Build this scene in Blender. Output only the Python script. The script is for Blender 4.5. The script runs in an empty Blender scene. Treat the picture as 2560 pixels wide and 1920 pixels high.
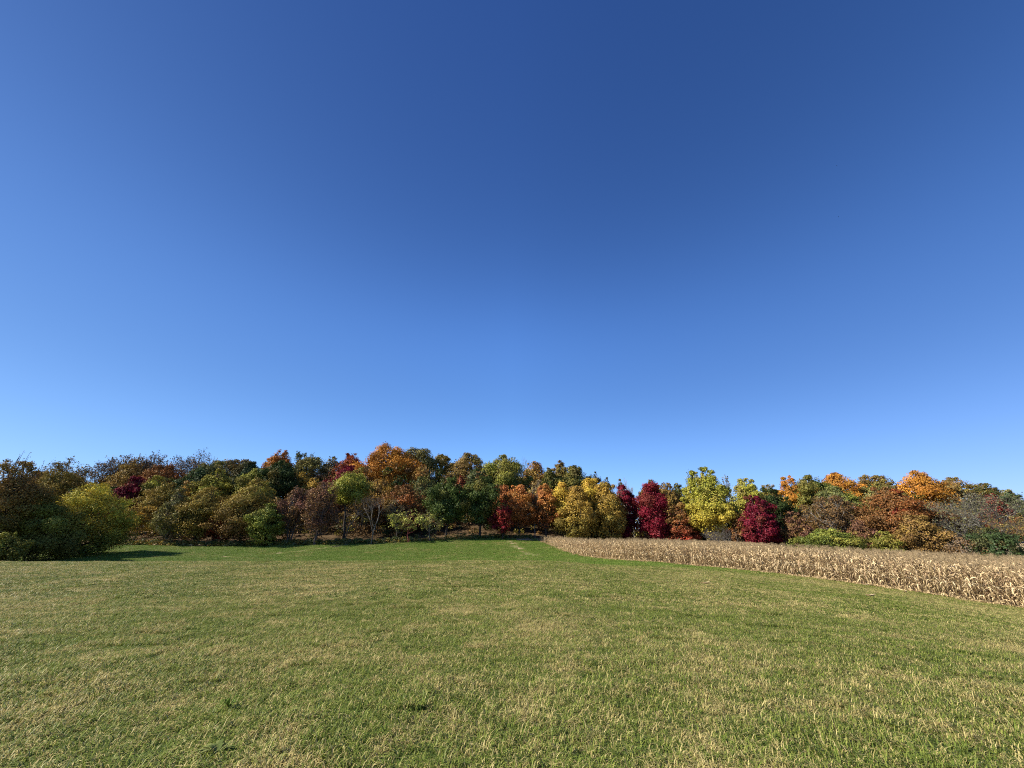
import bpy, math
import numpy as np
from mathutils import Vector

# ------------------------------------------------------------------ camera, sky, sun, exposure
scene = bpy.context.scene
COL = scene.collection
CAM_H = 1.6
F_PX = 964.0                       # focal length in pixels of the 2560 px wide photograph
PITCH = math.atan(395.0 / F_PX)
cam_d = bpy.data.cameras.new("camera")
cam_d.sensor_fit = 'HORIZONTAL'
cam_d.sensor_width = 36.0
cam_d.lens = 36.0 * F_PX / 2560.0
cam_d.clip_start = 0.05
cam_d.clip_end = 6000.0
cam = bpy.data.objects.new("camera", cam_d)
COL.objects.link(cam)
cam.location = (0, 0, CAM_H)
cam.rotation_euler = (math.pi / 2 + PITCH, 0, 0)
scene.camera = cam

SUN_AZ = math.radians(-100.0)      # clockwise from the view direction (+Y)
SUN_EL = math.radians(37.0)
world = bpy.data.worlds.new("World")
scene.world = world
world.use_nodes = True
wn = world.node_tree
for n in list(wn.nodes):
    wn.nodes.remove(n)
w_out = wn.nodes.new('ShaderNodeOutputWorld')
w_bg = wn.nodes.new('ShaderNodeBackground')
w_sky = wn.nodes.new('ShaderNodeTexSky')
w_sky.sky_type = 'NISHITA'
w_sky.sun_disc = False
w_sky.sun_elevation = SUN_EL
w_sky.sun_rotation = SUN_AZ
w_sky.altitude = 300.0
w_sky.air_density = 1.0
w_sky.dust_density = 0.15
w_sky.ozone_density = 3.0
w_bg.inputs['Strength'].default_value = 0.075
# clear October air: deeper, more saturated overhead than the plain model, paling toward the horizon
w_tc = wn.nodes.new('ShaderNodeTexCoord'); w_xyz = wn.nodes.new('ShaderNodeSeparateXYZ')
w_sep = wn.nodes.new('ShaderNodeSeparateColor'); w_com = wn.nodes.new('ShaderNodeCombineColor')
wn.links.new(w_tc.outputs['Generated'], w_xyz.inputs[0]); wn.links.new(w_sky.outputs[0], w_sep.inputs[0])
def w_math(op, a, b):
    n = wn.nodes.new('ShaderNodeMath'); n.operation = op
    for i, v in enumerate((a, b)):
        if isinstance(v, (int, float)): n.inputs[i].default_value = v
        else: wn.links.new(v, n.inputs[i])
    return n.outputs[0]
w_z = w_math('MAXIMUM', w_xyz.outputs['Z'], 0.0)
w_g = w_math('DIVIDE', w_math('SUBTRACT', w_z, .47), .17)
w_mid = w_math('MULTIPLY', .27, w_math('POWER', math.exp(-1), w_math('MULTIPLY', w_g, w_g)))
w_low = w_math('MULTIPLY', .28, w_math('POWER', math.exp(-1), w_math('POWER', w_math('DIVIDE', w_z, .28), 4.0)))
w_side = w_math('SUBTRACT', 1.0, w_math('MULTIPLY', .8, w_math('ABSOLUTE', w_xyz.outputs['X'], 0.0)))
w_bump = w_math('ADD', 1.0, w_math('MULTIPLY', w_side, w_math('ADD', w_mid, w_low)))
w_bump = w_math('MULTIPLY', w_bump, w_math('POWER', math.exp(-.09), w_math('MAXIMUM', w_math('MULTIPLY', w_xyz.outputs['X'], -1.0), 0.0)))
w_bump = w_math('MULTIPLY', w_bump, w_math('POWER', math.exp(-.24), w_math('MAXIMUM', w_xyz.outputs['X'], 0.0)))
for i, (gm, am, kz) in enumerate(((.74, 1.04, 1.37), (.55, 1.20, 1.34), (.41, 1.62, 1.00))):
    c = w_math('POWER', w_math('MULTIPLY', w_sep.outputs[i], .075), gm)
    c = w_math('MULTIPLY', c, am / 2.0 / .075)
    c = w_math('MULTIPLY', c, w_math('POWER', math.exp(-kz), w_z))
    c = w_math('MULTIPLY', c, w_bump)
    if i == 2: c = w_math('MULTIPLY', c, w_math('ADD', 1.0, w_math('MULTIPLY', .13, w_math('MULTIPLY', w_math('MAXIMUM', w_xyz.outputs['X'], 0.0), w_math('SUBTRACT', 1.2, w_math('MULTIPLY', w_z, 1.7))))))
    wn.links.new(c, w_com.inputs[i])
wn.links.new(w_com.outputs[0], w_bg.inputs['Color'])
wn.links.new(w_bg.outputs[0], w_out.inputs['Surface'])

sun_d = bpy.data.lights.new("sun", 'SUN')
sun_d.energy = 4.8
sun_d.angle = math.radians(0.53)
sun_d.color = (1.0, 0.93, 0.82)
sun = bpy.data.objects.new("sun", sun_d)
COL.objects.link(sun)
S_DIR = Vector((math.sin(SUN_AZ) * math.cos(SUN_EL), math.cos(SUN_AZ) * math.cos(SUN_EL), math.sin(SUN_EL)))
sun.rotation_euler = (-S_DIR).to_track_quat('-Z', 'Y').to_euler()
sun.location = (-60, -20, 60)

scene.view_settings.view_transform = 'Standard'
scene.view_settings.look = 'None'
scene.view_settings.exposure = 1.0
scene.view_settings.gamma = 1.0
scene.render.engine = 'CYCLES'
scene.cycles.max_bounces = 5
scene.cycles.diffuse_bounces = 3
scene.cycles.glossy_bounces = 2
scene.cycles.transmission_bounces = 3
scene.cycles.transparent_max_bounces = 4
scene.cycles.use_denoising = False
scene.cycles.pixel_filter_type = 'BLACKMAN_HARRIS'
scene.cycles.filter_width = 1.1

RS = np.random.RandomState

# ------------------------------------------------------------------ projection helpers
SP, CP = math.sin(PITCH), math.cos(PITCH)

def at(px, py, Y):
    """World point at depth Y on the sight line through a photograph pixel."""
    a, b = (px - 1280.0) / F_PX, (960.0 - py) / F_PX
    t = Y / (CP - b * SP)
    return a * t, CAM_H + (SP + b * CP) * t

def z_at(py, Y):
    return at(1280, py, Y)[1]

# ------------------------------------------------------------------ terrain
U_K = np.array([-1.4, -1.1, -0.7, -0.35, -0.1, 0.1, 0.3, 0.5, 0.8, 1.1, 1.4])
Y_K = np.array([0, 12, 29, 36, 45, 60, 84, 110, 150, 250, 600, 2000.0])
cr = z_at(1406, 29)
Z_K = np.array([
    # 0   12    29     45    60               84               110   150  250  600 2000
    [0, .02, cr - .02, cr - .02 - .50, -1.4, z_at(1400, 60), z_at(1352, 84), 5.0, 10., 10., 5., 0],
    [0, .02, cr - .02, cr - .02 - .50, -1.4, z_at(1398, 60), z_at(1350, 84), 5.0, 10., 10., 5., 0],
    [0, .02, cr, cr - .50, -1.3, z_at(1396, 60), z_at(1354, 84), 6.0, 12., 12., 6., 0],
    [0, .02, cr + .03, cr + .03 - .50, -1.1, z_at(1398, 60), z_at(1349, 84), 7.5, 15., 15., 7., 0],
    [0, .02, cr + .05, cr + .05 - .50, -1.0, z_at(1396, 60), z_at(1342, 84), 7.5, 14., 14., 7., 0],
    [0, .02, cr + .03, cr + .03 - .50, -.8, z_at(1391, 60), z_at(1351, 84), 6.0, 9.5, 9.5, 5., 0],
    [0, -.10, -.17, (-.17 + -.45) / 2, -.45, -.35, -.05, 3.0, 5.0, 6.0, 4., 0],
    [0, -.20, -.50, (-.50 + -.85) / 2, -.85, -.70, .20, 2.5, 5.5, 7.0, 5., 0],
    [0, -.40, -1.15, (-1.15 + -1.6) / 2, -1.6, -1.4, -.3, 3.0, 8.0, 10., 6., 0],
    [0, -.72, -1.88, -2.0, -2.05, -1.5, .3, 3.2, 7.0, 9., 6., 0],
    [0, -1.0, -2.35, -2.4, -2.4, -1.5, 1.0, 3.4, 5.0, 7., 5., 0]])
UU = np.linspace(-1.8, 1.8, 145)
YY = np.arange(0, 2001, 1.0)
def _table():
    t1 = np.zeros((len(U_K), len(YY)))
    for i in range(len(U_K)):                      # monotone cubic along Y
        h = np.diff(Y_K); d = np.diff(Z_K[i]) / h
        m = np.zeros(len(Y_K))
        for k in range(1, len(Y_K) - 1):
            if d[k - 1] * d[k] > 0:
                w1, w2 = 2 * h[k] + h[k - 1], h[k] + 2 * h[k - 1]
                m[k] = (w1 + w2) / (w1 / d[k - 1] + w2 / d[k])
        k = np.clip(np.searchsorted(Y_K, YY, side='right') - 1, 0, len(h) - 1)
        s = (YY - Y_K[k]) / h[k]
        t1[i] = (Z_K[i][k] * (2 * s**3 - 3 * s**2 + 1) + h[k] * m[k] * (s**3 - 2 * s**2 + s)
                 + Z_K[i][k + 1] * (-2 * s**3 + 3 * s**2) + h[k] * m[k + 1] * (s**3 - s**2))
    t2 = np.array([np.interp(UU, U_K, t1[:, j]) for j in range(len(YY))])
    ker = np.exp(-0.5 * (np.arange(-10, 11) / 1.3) ** 2); ker /= ker.sum()
    pad = np.pad(t2, ((0, 0), (10, 10)), mode='edge')
    return sum(ker[i] * pad[:, i:i + t2.shape[1]] for i in range(21))
Z_T = _table()

def ground(X, Y):
    X = np.asarray(X, float); Y = np.asarray(Y, float)
    Yc = np.clip(Y, 0.0, 1999.0)
    u = np.clip(X / np.maximum(Yc, 1.0), -1.8, 1.8)
    fu = (u + 1.8) / 3.6 * (len(UU) - 1)
    iu = np.clip(fu.astype(int), 0, len(UU) - 2); du = fu - iu
    iy = np.clip(Yc.astype(int), 0, len(YY) - 2); dy = Yc - iy
    z = ((Z_T[iy, iu] * (1 - du) + Z_T[iy, iu + 1] * du) * (1 - dy)
         + (Z_T[iy + 1, iu] * (1 - du) + Z_T[iy + 1, iu + 1] * du) * dy)
    fade = np.clip(Yc / 10.0, 0, 1)
    return z * fade + 0.025 * np.sin(X * 1.3 + 1.7 * np.sin(Y * .6)) * np.sin(Y * 1.1 + X * .35) * np.exp(-Y / 60.0)

# corn field outline
CORN_EDGE = np.array([(30.5, 12), (29.0, 19), (28.0, 23), (26.4, 27.5), (24.4, 34), (20.8, 43), (14.2, 50.5), (10.6, 60), (8.0, 73), (5.2, 84)])
CORN_FAR = np.array([(6.0, 84.4), (20, 82), (31, 78), (45, 67), (58, 58), (70, 50), (75, 40), (70, 12)])
CORN_POLY = np.vstack([CORN_EDGE, CORN_FAR])

def in_poly(X, Y, P):
    inside = np.zeros(np.shape(X), bool)
    for (x0, y0), (x1, y1) in zip(P, np.roll(P, -1, axis=0)):
        c = ((y0 > Y) != (y1 > Y))
        with np.errstate(divide='ignore', invalid='ignore'):
            xx = (x1 - x0) * (Y - y0) / (y1 - y0 + 1e-12) + x0
        inside ^= c & (X < xx)
    return inside

def edge_dist(X, Y, P=CORN_EDGE):
    best = np.full(np.shape(X), 1e9)
    for (x0, y0), (x1, y1) in zip(P[:-1], P[1:]):
        dx, dy = x1 - x0, y1 - y0
        t = np.clip(((X - x0) * dx + (Y - y0) * dy) / (dx * dx + dy * dy), 0, 1)
        best = np.minimum(best, np.hypot(X - x0 - t * dx, Y - y0 - t * dy))
    return best

WOOD_U = np.array([-1.8, -1.1, -.9, -.7, -.35, -.22, -.1, .02, .1, .2, .35, .5, .8, 1.1, 1.8])
WOOD_Y = np.array([77., 77, 78, 77., 79, 80, 82., 85, 85, 84, 80, 72, 63, 60, 60])
def wood_front(X, Y):
    """Depth at which the woodland floor takes over from the mown grass."""
    u = np.clip(X / np.maximum(Y, 1.0), -1.8, 1.8)
    return np.interp(u, WOOD_U, WOOD_Y)

# ------------------------------------------------------------------ object helpers
def tag(o, label=None, cat=None, group=None, kind=None):
    if label: o["label"] = label
    if cat: o["category"] = cat
    if group: o["group"] = group
    if kind: o["kind"] = kind
    return o

def empty(name, loc):
    o = bpy.data.objects.new(name, None)
    o.empty_display_size = 0.3
    COL.objects.link(o)
    o.location = loc
    return o

def mesh_np(name, verts, faces_flat, sizes, cols=None, smooth=False, extra=None):
    me = bpy.data.meshes.new(name)
    verts = np.asarray(verts, np.float32); sizes = np.asarray(sizes, np.int32)
    faces_flat = np.asarray(faces_flat, np.int32)
    me.vertices.add(len(verts)); me.vertices.foreach_set("co", verts.ravel())
    me.loops.add(len(faces_flat)); me.loops.foreach_set("vertex_index", faces_flat)
    me.polygons.add(len(sizes))
    starts = np.concatenate([[0], np.cumsum(sizes)[:-1]]).astype(np.int32)
    me.polygons.foreach_set("loop_start", starts)
    me.polygons.foreach_set("loop_total", sizes)
    if smooth:
        me.polygons.foreach_set("use_smooth", np.ones(len(sizes), bool))
    me.update(calc_edges=True)
    if cols is not None:
        a = me.attributes.new("Col", 'FLOAT_COLOR', 'CORNER')
        c4 = np.ones((len(faces_flat), 4), np.float32)
        c4[:, :3] = np.repeat(np.asarray(cols, np.float32), sizes, axis=0)
        a.data.foreach_set("color", c4.ravel())
    if extra:
        for k, v in extra.items():
            a = me.attributes.new(k, 'FLOAT', 'POINT')
            a.data.foreach_set("value", np.asarray(v, np.float32))
    return me

def link(name, me, mat, parent=None):
    o = bpy.data.objects.new(name, me)
    COL.objects.link(o)
    if mat is not None and not me.materials:
        me.materials.append(mat)
    if parent is not None:
        o.parent = parent
    return o

class Geo:
    """Collects tubes and loose polygons, one colour per face."""
    def __init__(self):
        self.v, self.f, self.s, self.c, self.n = [], [], [], [], 0
    def add(self, verts, faces, col):
        verts = np.asarray(verts, float)
        self.v.append(verts)
        for fc in faces:
            self.f.extend([i + self.n for i in fc]); self.s.append(len(fc)); self.c.append(col)
        self.n += len(verts)
    def tube(self, pts, radii, sides=5, col=(.1, .08, .06), cap=True):
        pts = np.asarray(pts, float); k = len(pts)
        tan = np.gradient(pts, axis=0)
        tan /= np.linalg.norm(tan, axis=1)[:, None] + 1e-9
        ref = np.array([0.37, 0.91, 0.17]) if abs(tan[0][2]) > .8 else np.array([0, 0, 1.0])
        a = np.cross(tan, ref); a /= np.linalg.norm(a, axis=1)[:, None] + 1e-9
        b = np.cross(tan, a)
        ang = np.arange(sides) * 2 * math.pi / sides
        ring = (np.cos(ang)[None, :, None] * a[:, None, :] + np.sin(ang)[None, :, None] * b[:, None, :])
        vs = (pts[:, None, :] + ring * np.asarray(radii, float)[:, None, None]).reshape(-1, 3)
        fs = []
        for i in range(k - 1):
            for j in range(sides):
                j2 = (j + 1) % sides
                fs.append((i * sides + j, i * sides + j2, (i + 1) * sides + j2, (i + 1) * sides + j))
        if cap:
            fs.append(tuple(range((k - 1) * sides, k * sides)))
        self.add(vs, fs, col)
    def mesh(self, name, smooth=False):
        return mesh_np(name, np.vstack(self.v), self.f, self.s, self.c, smooth)

# ------------------------------------------------------------------ materials
def new_mat(name):
    m = bpy.data.materials.new(name); m.use_nodes = True
    nt = m.node_tree
    for n in list(nt.nodes): nt.nodes.remove(n)
    return m, nt, nt.nodes.new('ShaderNodeOutputMaterial')

def mat_leaf(name, transl=0.3, gloss=0.012):
    m, nt, out = new_mat(name)
    at_ = nt.nodes.new('ShaderNodeAttribute'); at_.attribute_name = "Col"
    d = nt.nodes.new('ShaderNodeBsdfDiffuse'); t = nt.nodes.new('ShaderNodeBsdfTranslucent')
    mx = nt.nodes.new('ShaderNodeMixShader'); mx.inputs[0].default_value = transl
    L = nt.links.new
    L(at_.outputs['Color'], d.inputs['Color']); L(at_.outputs['Color'], t.inputs['Color'])
    L(d.outputs[0], mx.inputs[1]); L(t.outputs[0], mx.inputs[2])
    g = nt.nodes.new('ShaderNodeBsdfGlossy'); g.inputs['Roughness'].default_value = 0.5
    mg = nt.nodes.new('ShaderNodeMixShader'); mg.inputs[0].default_value = gloss
    L(mx.outputs[0], mg.inputs[1]); L(g.outputs[0], mg.inputs[2])
    L(mg.outputs[0], out.inputs['Surface'])
    return m

def mat_bark(name):
    m, nt, out = new_mat(name)
    at_ = nt.nodes.new('ShaderNodeAttribute'); at_.attribute_name = "Col"
    geo = nt.nodes.new('ShaderNodeNewGeometry')
    ns = nt.nodes.new('ShaderNodeTexNoise'); ns.inputs['Scale'].default_value = 3.0; ns.inputs['Detail'].default_value = 5
    rmp = nt.nodes.new('ShaderNodeMapRange')
    rmp.inputs['From Min'].default_value = .3; rmp.inputs['From Max'].default_value = .7
    rmp.inputs['To Min'].default_value = .55; rmp.inputs['To Max'].default_value = 1.4
    mul = nt.nodes.new('ShaderNodeVectorMath'); mul.operation = 'SCALE'
    p = nt.nodes.new('ShaderNodeBsdfPrincipled'); p.inputs['Roughness'].default_value = .9
    p.inputs['Specular IOR Level'].default_value = .1
    L = nt.links.new
    L(geo.outputs['Position'], ns.inputs['Vector']); L(ns.outputs['Fac'], rmp.inputs['Value'])
    L(at_.outputs['Color'], mul.inputs[0]); L(rmp.outputs[0], mul.inputs['Scale'])
    L(mul.outputs[0], p.inputs['Base Color']); L(p.outputs[0], out.inputs['Surface'])
    return m

M_LEAF = mat_leaf("autumn_leaves", .13)
M_CORN = mat_leaf("dry_corn_leaves", .18, .012)
M_BARK = mat_bark("bark")

def straw_field(nt, pos_out):
    """Dry-patch factor 0..1 as a function of world position, shared by the lawn blades and the soil below."""
    L = nt.links.new
    def noise(scale, detail, rough=.5, dist=0.0):
        n = nt.nodes.new('ShaderNodeTexNoise'); n.inputs['Scale'].default_value = scale
        n.inputs['Detail'].default_value = detail; n.inputs['Roughness'].default_value = rough
        n.inputs['Distortion'].default_value = dist
        L(pos_out, n.inputs['Vector']); return n.outputs['Fac']
    def mathn(op, a, b):
        n = nt.nodes.new('ShaderNodeMath'); n.operation = op
        for i, v in enumerate((a, b)):
            if isinstance(v, (int, float)): n.inputs[i].default_value = v
            else: L(v, n.inputs[i])
        return n.outputs[0]
    def rng(v, a, b, c, d):
        n = nt.nodes.new('ShaderNodeMapRange'); n.interpolation_type = 'SMOOTHSTEP'
        n.inputs['From Min'].default_value = a; n.inputs['From Max'].default_value = b
        n.inputs['To Min'].default_value = c; n.inputs['To Max'].default_value = d
        L(v, n.inputs['Value']); return n.outputs[0]
    big = rng(noise(.16, 3, .55), .35, .7, .0, .34)
    mid = rng(noise(.9, 4, .6, .6), .42, .72, 0.0, .42)
    fine = rng(noise(3.3, 3, .6), .5, .78, 0.0, .30)
    return mathn('ADD', mathn('ADD', big, mid), fine), mathn, rng, noise

def mat_grass(name="lawn_blades"):
    m, nt, out = new_mat(name); L = nt.links.new
    geo = nt.nodes.new('ShaderNodeNewGeometry')
    s, mathn, rng, noise = straw_field(nt, geo.outputs['Position'])
    r = nt.nodes.new('ShaderNodeAttribute'); r.attribute_name = "rnd"
    r2 = nt.nodes.new('ShaderNodeAttribute'); r2.attribute_name = "rnd2"
    far = nt.nodes.new('ShaderNodeSeparateXYZ'); L(geo.outputs['Position'], far.inputs[0])
    dry = mathn('SUBTRACT', mathn('ADD', s, .145), mathn('MULTIPLY', rng(far.outputs['Y'], 33, 42, 0, 1), .33))
    d = mathn('SUBTRACT', dry, r.outputs['Fac'])
    fac = rng(d, -.06, .06, 0.0, 1.0)
    g = nt.nodes.new('ShaderNodeValToRGB')
    e = g.color_ramp.elements
    e[0].position = 0.0; e[0].color = (.060, .110, .014, 1)
    e[1].position = 1.0; e[1].color = (.370, .385, .085, 1)
    x = e.new(.5); x.color = (.160, .203, .034, 1)
    L(r2.outputs['Fac'], g.inputs[0])
    st = nt.nodes.new('ShaderNodeValToRGB'); e = st.color_ramp.elements
    e[0].color = (.26, .195, .06, 1); e[1].color = (.68, .58, .25, 1)
    L(r2.outputs['Fac'], st.inputs[0])
    gf = nt.nodes.new('ShaderNodeValToRGB'); e = gf.color_ramp.elements          # the mown slope beyond the crest is a fresher green
    e[0].color = (.102, .168, .021, 1); e[1].color = (.235, .325, .056, 1)
    L(r2.outputs['Fac'], gf.inputs[0])
    mg = nt.nodes.new('ShaderNodeMix'); mg.data_type = 'RGBA'
    L(rng(far.outputs['Y'], 33, 42, 0, 1), mg.inputs[0]); L(g.outputs[0], mg.inputs[6]); L(gf.outputs[0], mg.inputs[7])
    mx = nt.nodes.new('ShaderNodeMix'); mx.data_type = 'RGBA'
    L(fac, mx.inputs[0]); L(mg.outputs[2], mx.inputs[6]); L(st.outputs[0], mx.inputs[7])
    p = nt.nodes.new('ShaderNodeBsdfPrincipled')
    p.inputs['Roughness'].default_value = .5; p.inputs['Specular IOR Level'].default_value = .16
    L(mx.outputs[2], p.inputs['Base Color'])
    t = nt.nodes.new('ShaderNodeBsdfTranslucent'); L(mx.outputs[2], t.inputs['Color'])
    ms = nt.nodes.new('ShaderNodeMixShader'); ms.inputs[0].default_value = .25
    L(p.outputs[0], ms.inputs[1]); L(t.outputs[0], ms.inputs[2]); L(ms.outputs[0], out.inputs['Surface'])
    return m

def mat_ground():
    m, nt, out = new_mat("meadow_soil"); L = nt.links.new
    geo = nt.nodes.new('ShaderNodeNewGeometry')
    s, mathn, rng, noise = straw_field(nt, geo.outputs['Position'])
    def colmix(f, a, b):
        n = nt.nodes.new('ShaderNodeMix'); n.data_type = 'RGBA'
        for i, v in ((0, f), (6, a), (7, b)):
            if isinstance(v, tuple): n.inputs[i].default_value = (*v, 1)
            elif isinstance(v, (int, float)): n.inputs[i].default_value = v
            else: L(v, n.inputs[i])
        return n.outputs[2]
    def attr(k):
        n = nt.nodes.new('ShaderNodeAttribute'); n.attribute_name = k; return n.outputs['Fac']
    fine = noise(9, 6, .7)
    turf = colmix(rng(s, .1, .7, 0, 1), (.070, .105, .018), (.20, .16, .055))
    turf = colmix(rng(fine, .35, .7, 0, .6), turf, (.05, .06, .02))
    litter = colmix(rng(noise(2.2, 6, .7), .35, .7, 0, 1), (.05, .034, .018), (.15, .095, .045))
    tan = colmix(rng(noise(1.6, 6, .7), .35, .7, 0, 1), (.30, .21, .12), (.46, .36, .23))
    c = colmix(attr("wood"), turf, litter)
    c = colmix(attr("bare"), c, tan)
    bump = nt.nodes.new('ShaderNodeBump'); bump.inputs['Strength'].default_value = .8; bump.inputs['Distance'].default_value = .08
    L(fine, bump.inputs['Height'])
    p = nt.nodes.new('ShaderNodeBsdfPrincipled'); p.inputs['Roughness'].default_value = .95
    p.inputs['Specular IOR Level'].default_value = .1
    L(c, p.inputs['Base Color']); L(bump.outputs[0], p.inputs['Normal']); L(p.outputs[0], out.inputs['Surface'])
    return m

# ------------------------------------------------------------------ ground sheet
def sstep(x, a, b):
    t = np.clip((x - a) / (b - a), 0, 1); return t * t * (3 - 2 * t)

def track_mask(X, Y):
    """Pale worn tracks on the mown slope: along the wood's foot and down beside the corn."""
    m = np.zeros(np.shape(X))
    a = np.array([at(540, 1396, 63), at(660, 1384, 67), at(790, 1370, 73), at(870, 1358, 79)])[:, 0]
    m = np.maximum(m, .75 * np.exp(-(edge_dist(X, Y, np.stack([a, [61, 65.5, 71.5, 78.0]], 1)) / .8) ** 2))
    q = np.array([(at(1275, 1356, 80)[0], 80), (at(1300, 1372, 70)[0], 70), (at(1345, 1392, 61)[0], 61)])
    m = np.maximum(m, .95 * np.exp(-(edge_dist(X, Y, q) / .7) ** 2))
    return m

def bare_mask(X, Y):
    u = X / np.maximum(Y, 1)
    headland = sstep(u, -.03, .02) * (1 - sstep(u, .12, .16)) * sstep(Y, 81.5, 82.5) * (1 - sstep(Y, 86, 87.5))
    headland = np.maximum(headland, np.exp(-(edge_dist(X, Y) / .55) ** 2) * sstep(Y, 8, 14))
    corn = in_poly(X, Y, CORN_POLY).astype(float)
    far = sstep(u, 1.12, 1.2) * sstep(Y, 66, 72)
    return np.maximum(np.maximum(headland, corn), np.maximum(far, track_mask(X, Y)))

def axis(lo, hi, fine_lo, fine_hi, step, grow=1.14):
    a = list(np.arange(fine_lo, fine_hi + step, step))
    s = step
    while a[-1] < hi: s *= grow; a.append(a[-1] + s)
    s = step; b = [a[0]]
    while b[-1] > lo: s *= grow; b.append(b[-1] - s)
    return np.array(b[::-1][:-1] + a)

xs, ys = axis(-2500, 2500, -95, 95, .5), axis(-400, 3000, 0, 100, .5)
GX, GY = np.meshgrid(xs, ys)
GZ = ground(GX, GY)
nx, ny = len(xs), len(ys)
idx = np.arange(nx * ny).reshape(ny, nx)
quads = np.stack([idx[:-1, :-1], idx[:-1, 1:], idx[1:, 1:], idx[1:, :-1]], -1).reshape(-1, 4)
wood = sstep(GY - wood_front(GX, GY), -.6, .6)
me = mesh_np("ground", np.stack([GX, GY, GZ], -1).reshape(-1, 3), quads.ravel(), np.full(len(quads), 4), None, True,
             {"wood": wood.ravel(), "bare": bare_mask(GX, GY).ravel()})
tag(link("ground", me, mat_ground()), kind="structure")

# ------------------------------------------------------------------ instancing for uncountable stuff
def scatter(name, protos, P, rot, scl, which, label=None):
    col = bpy.data.collections.new(name + "_sources")        # never linked to the scene
    for i, (pm, mt) in enumerate(protos):
        pm.materials.append(mt) if not pm.materials else None
        o = bpy.data.objects.new("%s_source_%02d" % (name, i), pm); col.objects.link(o)
    me = bpy.data.meshes.new(name)
    me.vertices.add(len(P)); me.vertices.foreach_set("co", np.asarray(P, np.float32).ravel())
    a = me.attributes.new("rot", 'FLOAT_VECTOR', 'POINT'); a.data.foreach_set("vector", np.asarray(rot, np.float32).ravel())
    a = me.attributes.new("scl", 'FLOAT_VECTOR', 'POINT'); a.data.foreach_set("vector", np.asarray(scl, np.float32).ravel())
    a = me.attributes.new("which", 'INT', 'POINT'); a.data.foreach_set("value", np.asarray(which, np.int32))
    o = link(name, me, None)
    ng = bpy.data.node_groups.new(name, 'GeometryNodeTree')
    ng.interface.new_socket(name="Geometry", in_out='INPUT', socket_type='NodeSocketGeometry')
    ng.interface.new_socket(name="Geometry", in_out='OUTPUT', socket_type='NodeSocketGeometry')
    N = ng.nodes.new; L = ng.links.new
    gi, go = N('NodeGroupInput'), N('NodeGroupOutput')
    ip, ci = N('GeometryNodeInstanceOnPoints'), N('GeometryNodeCollectionInfo')
    ci.inputs['Collection'].default_value = col
    ci.inputs['Separate Children'].default_value = True
    ci.inputs['Reset Children'].default_value = True
    ip.inputs['Pick Instance'].default_value = True
    def na(k, t):
        n = N('GeometryNodeInputNamedAttribute'); n.data_type = t; n.inputs['Name'].default_value = k
        return n.outputs['Attribute']
    e2r = N('FunctionNodeEulerToRotation')
    L(gi.outputs[0], ip.inputs['Points']); L(ci.outputs[0], ip.inputs['Instance'])
    L(na("which", 'INT'), ip.inputs['Instance Index'])
    L(na("rot", 'FLOAT_VECTOR'), e2r.inputs[0]); L(e2r.outputs[0], ip.inputs['Rotation'])
    L(na("scl", 'FLOAT_VECTOR'), ip.inputs['Scale']); L(ip.outputs[0], go.inputs[0])
    md = o.modifiers.new("scatter", 'NODES'); md.node_group = ng
    tag(o, kind="stuff")
    return o

# ------------------------------------------------------------------ lawn
def blade_patch(name, seed, size, n, w, hmin, hmax, lay):
    rs = RS(seed)
    # blades gather in small tufts
    nt_ = max(8, n // 14)
    tc = rs.uniform(-size / 2, size / 2, (nt_, 2)); th = rs.uniform(0, 2 * math.pi, nt_)
    ti = rs.randint(0, nt_, n)
    tdry = rs.rand(nt_); tdark = rs.rand(nt_); tht = rs.uniform(.6, 1.35, nt_)
    b = tc[ti] + rs.normal(0, .03, (n, 2))
    loose = rs.rand(n) < .4
    b[loose] = rs.uniform(-size / 2, size / 2, (loose.sum(), 2))
    ang = np.where(loose, rs.uniform(0, 2 * math.pi, n), th[ti] + rs.normal(0, .9, n))
    h = rs.uniform(hmin, hmax, n) * np.where(rs.rand(n) < .08, 1.5, 1.0) * np.where(loose, .85, tht[ti])
    lean = np.clip(rs.normal(lay, .28, n), .05, 1.35)        # angle from upright
    dirx, diry = np.cos(ang), np.sin(ang)
    wd = w * rs.uniform(.6, 1.3, n)
    px, py = -diry, dirx
    bend = rs.uniform(.2, 1.0, n)
    m = np.stack([b[:, 0] + dirx * h * .5 * np.sin(lean * .7), b[:, 1] + diry * h * .5 * np.sin(lean * .7), h * .5 * np.cos(lean * .7)], 1)
    tip = m + np.stack([dirx * h * .5 * np.sin(lean + bend), diry * h * .5 * np.sin(lean + bend), h * .5 * np.cos(lean + bend)], 1)
    tip[:, 2] = np.maximum(tip[:, 2], .004)
    o0 = np.stack([px * wd / 2, py * wd / 2, np.zeros(n)], 1)
    root = np.stack([b[:, 0], b[:, 1], np.full(n, -.012)], 1)
    V = np.stack([root - o0, root + o0, m - o0 * .8, m + o0 * .8, tip], 1).reshape(-1, 3)
    base = np.arange(n) * 5
    F = np.stack([base, base + 1, base + 3, base + 2, base + 2, base + 3, base + 4], 1).ravel()
    S = np.tile([4, 3], n)
    r1 = np.repeat(np.where(loose, rs.rand(n), np.clip(tdry[ti] * .7 + rs.rand(n) * .3, 0, 1)), 5)
    r2 = np.repeat(np.clip(rs.beta(1.6, 2.0, n) * .6 + .4 * tdark[ti], 0, 1), 5)
    return mesh_np(name, V, F, S, None, False, {"rnd": r1, "rnd2": r2})

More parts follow.
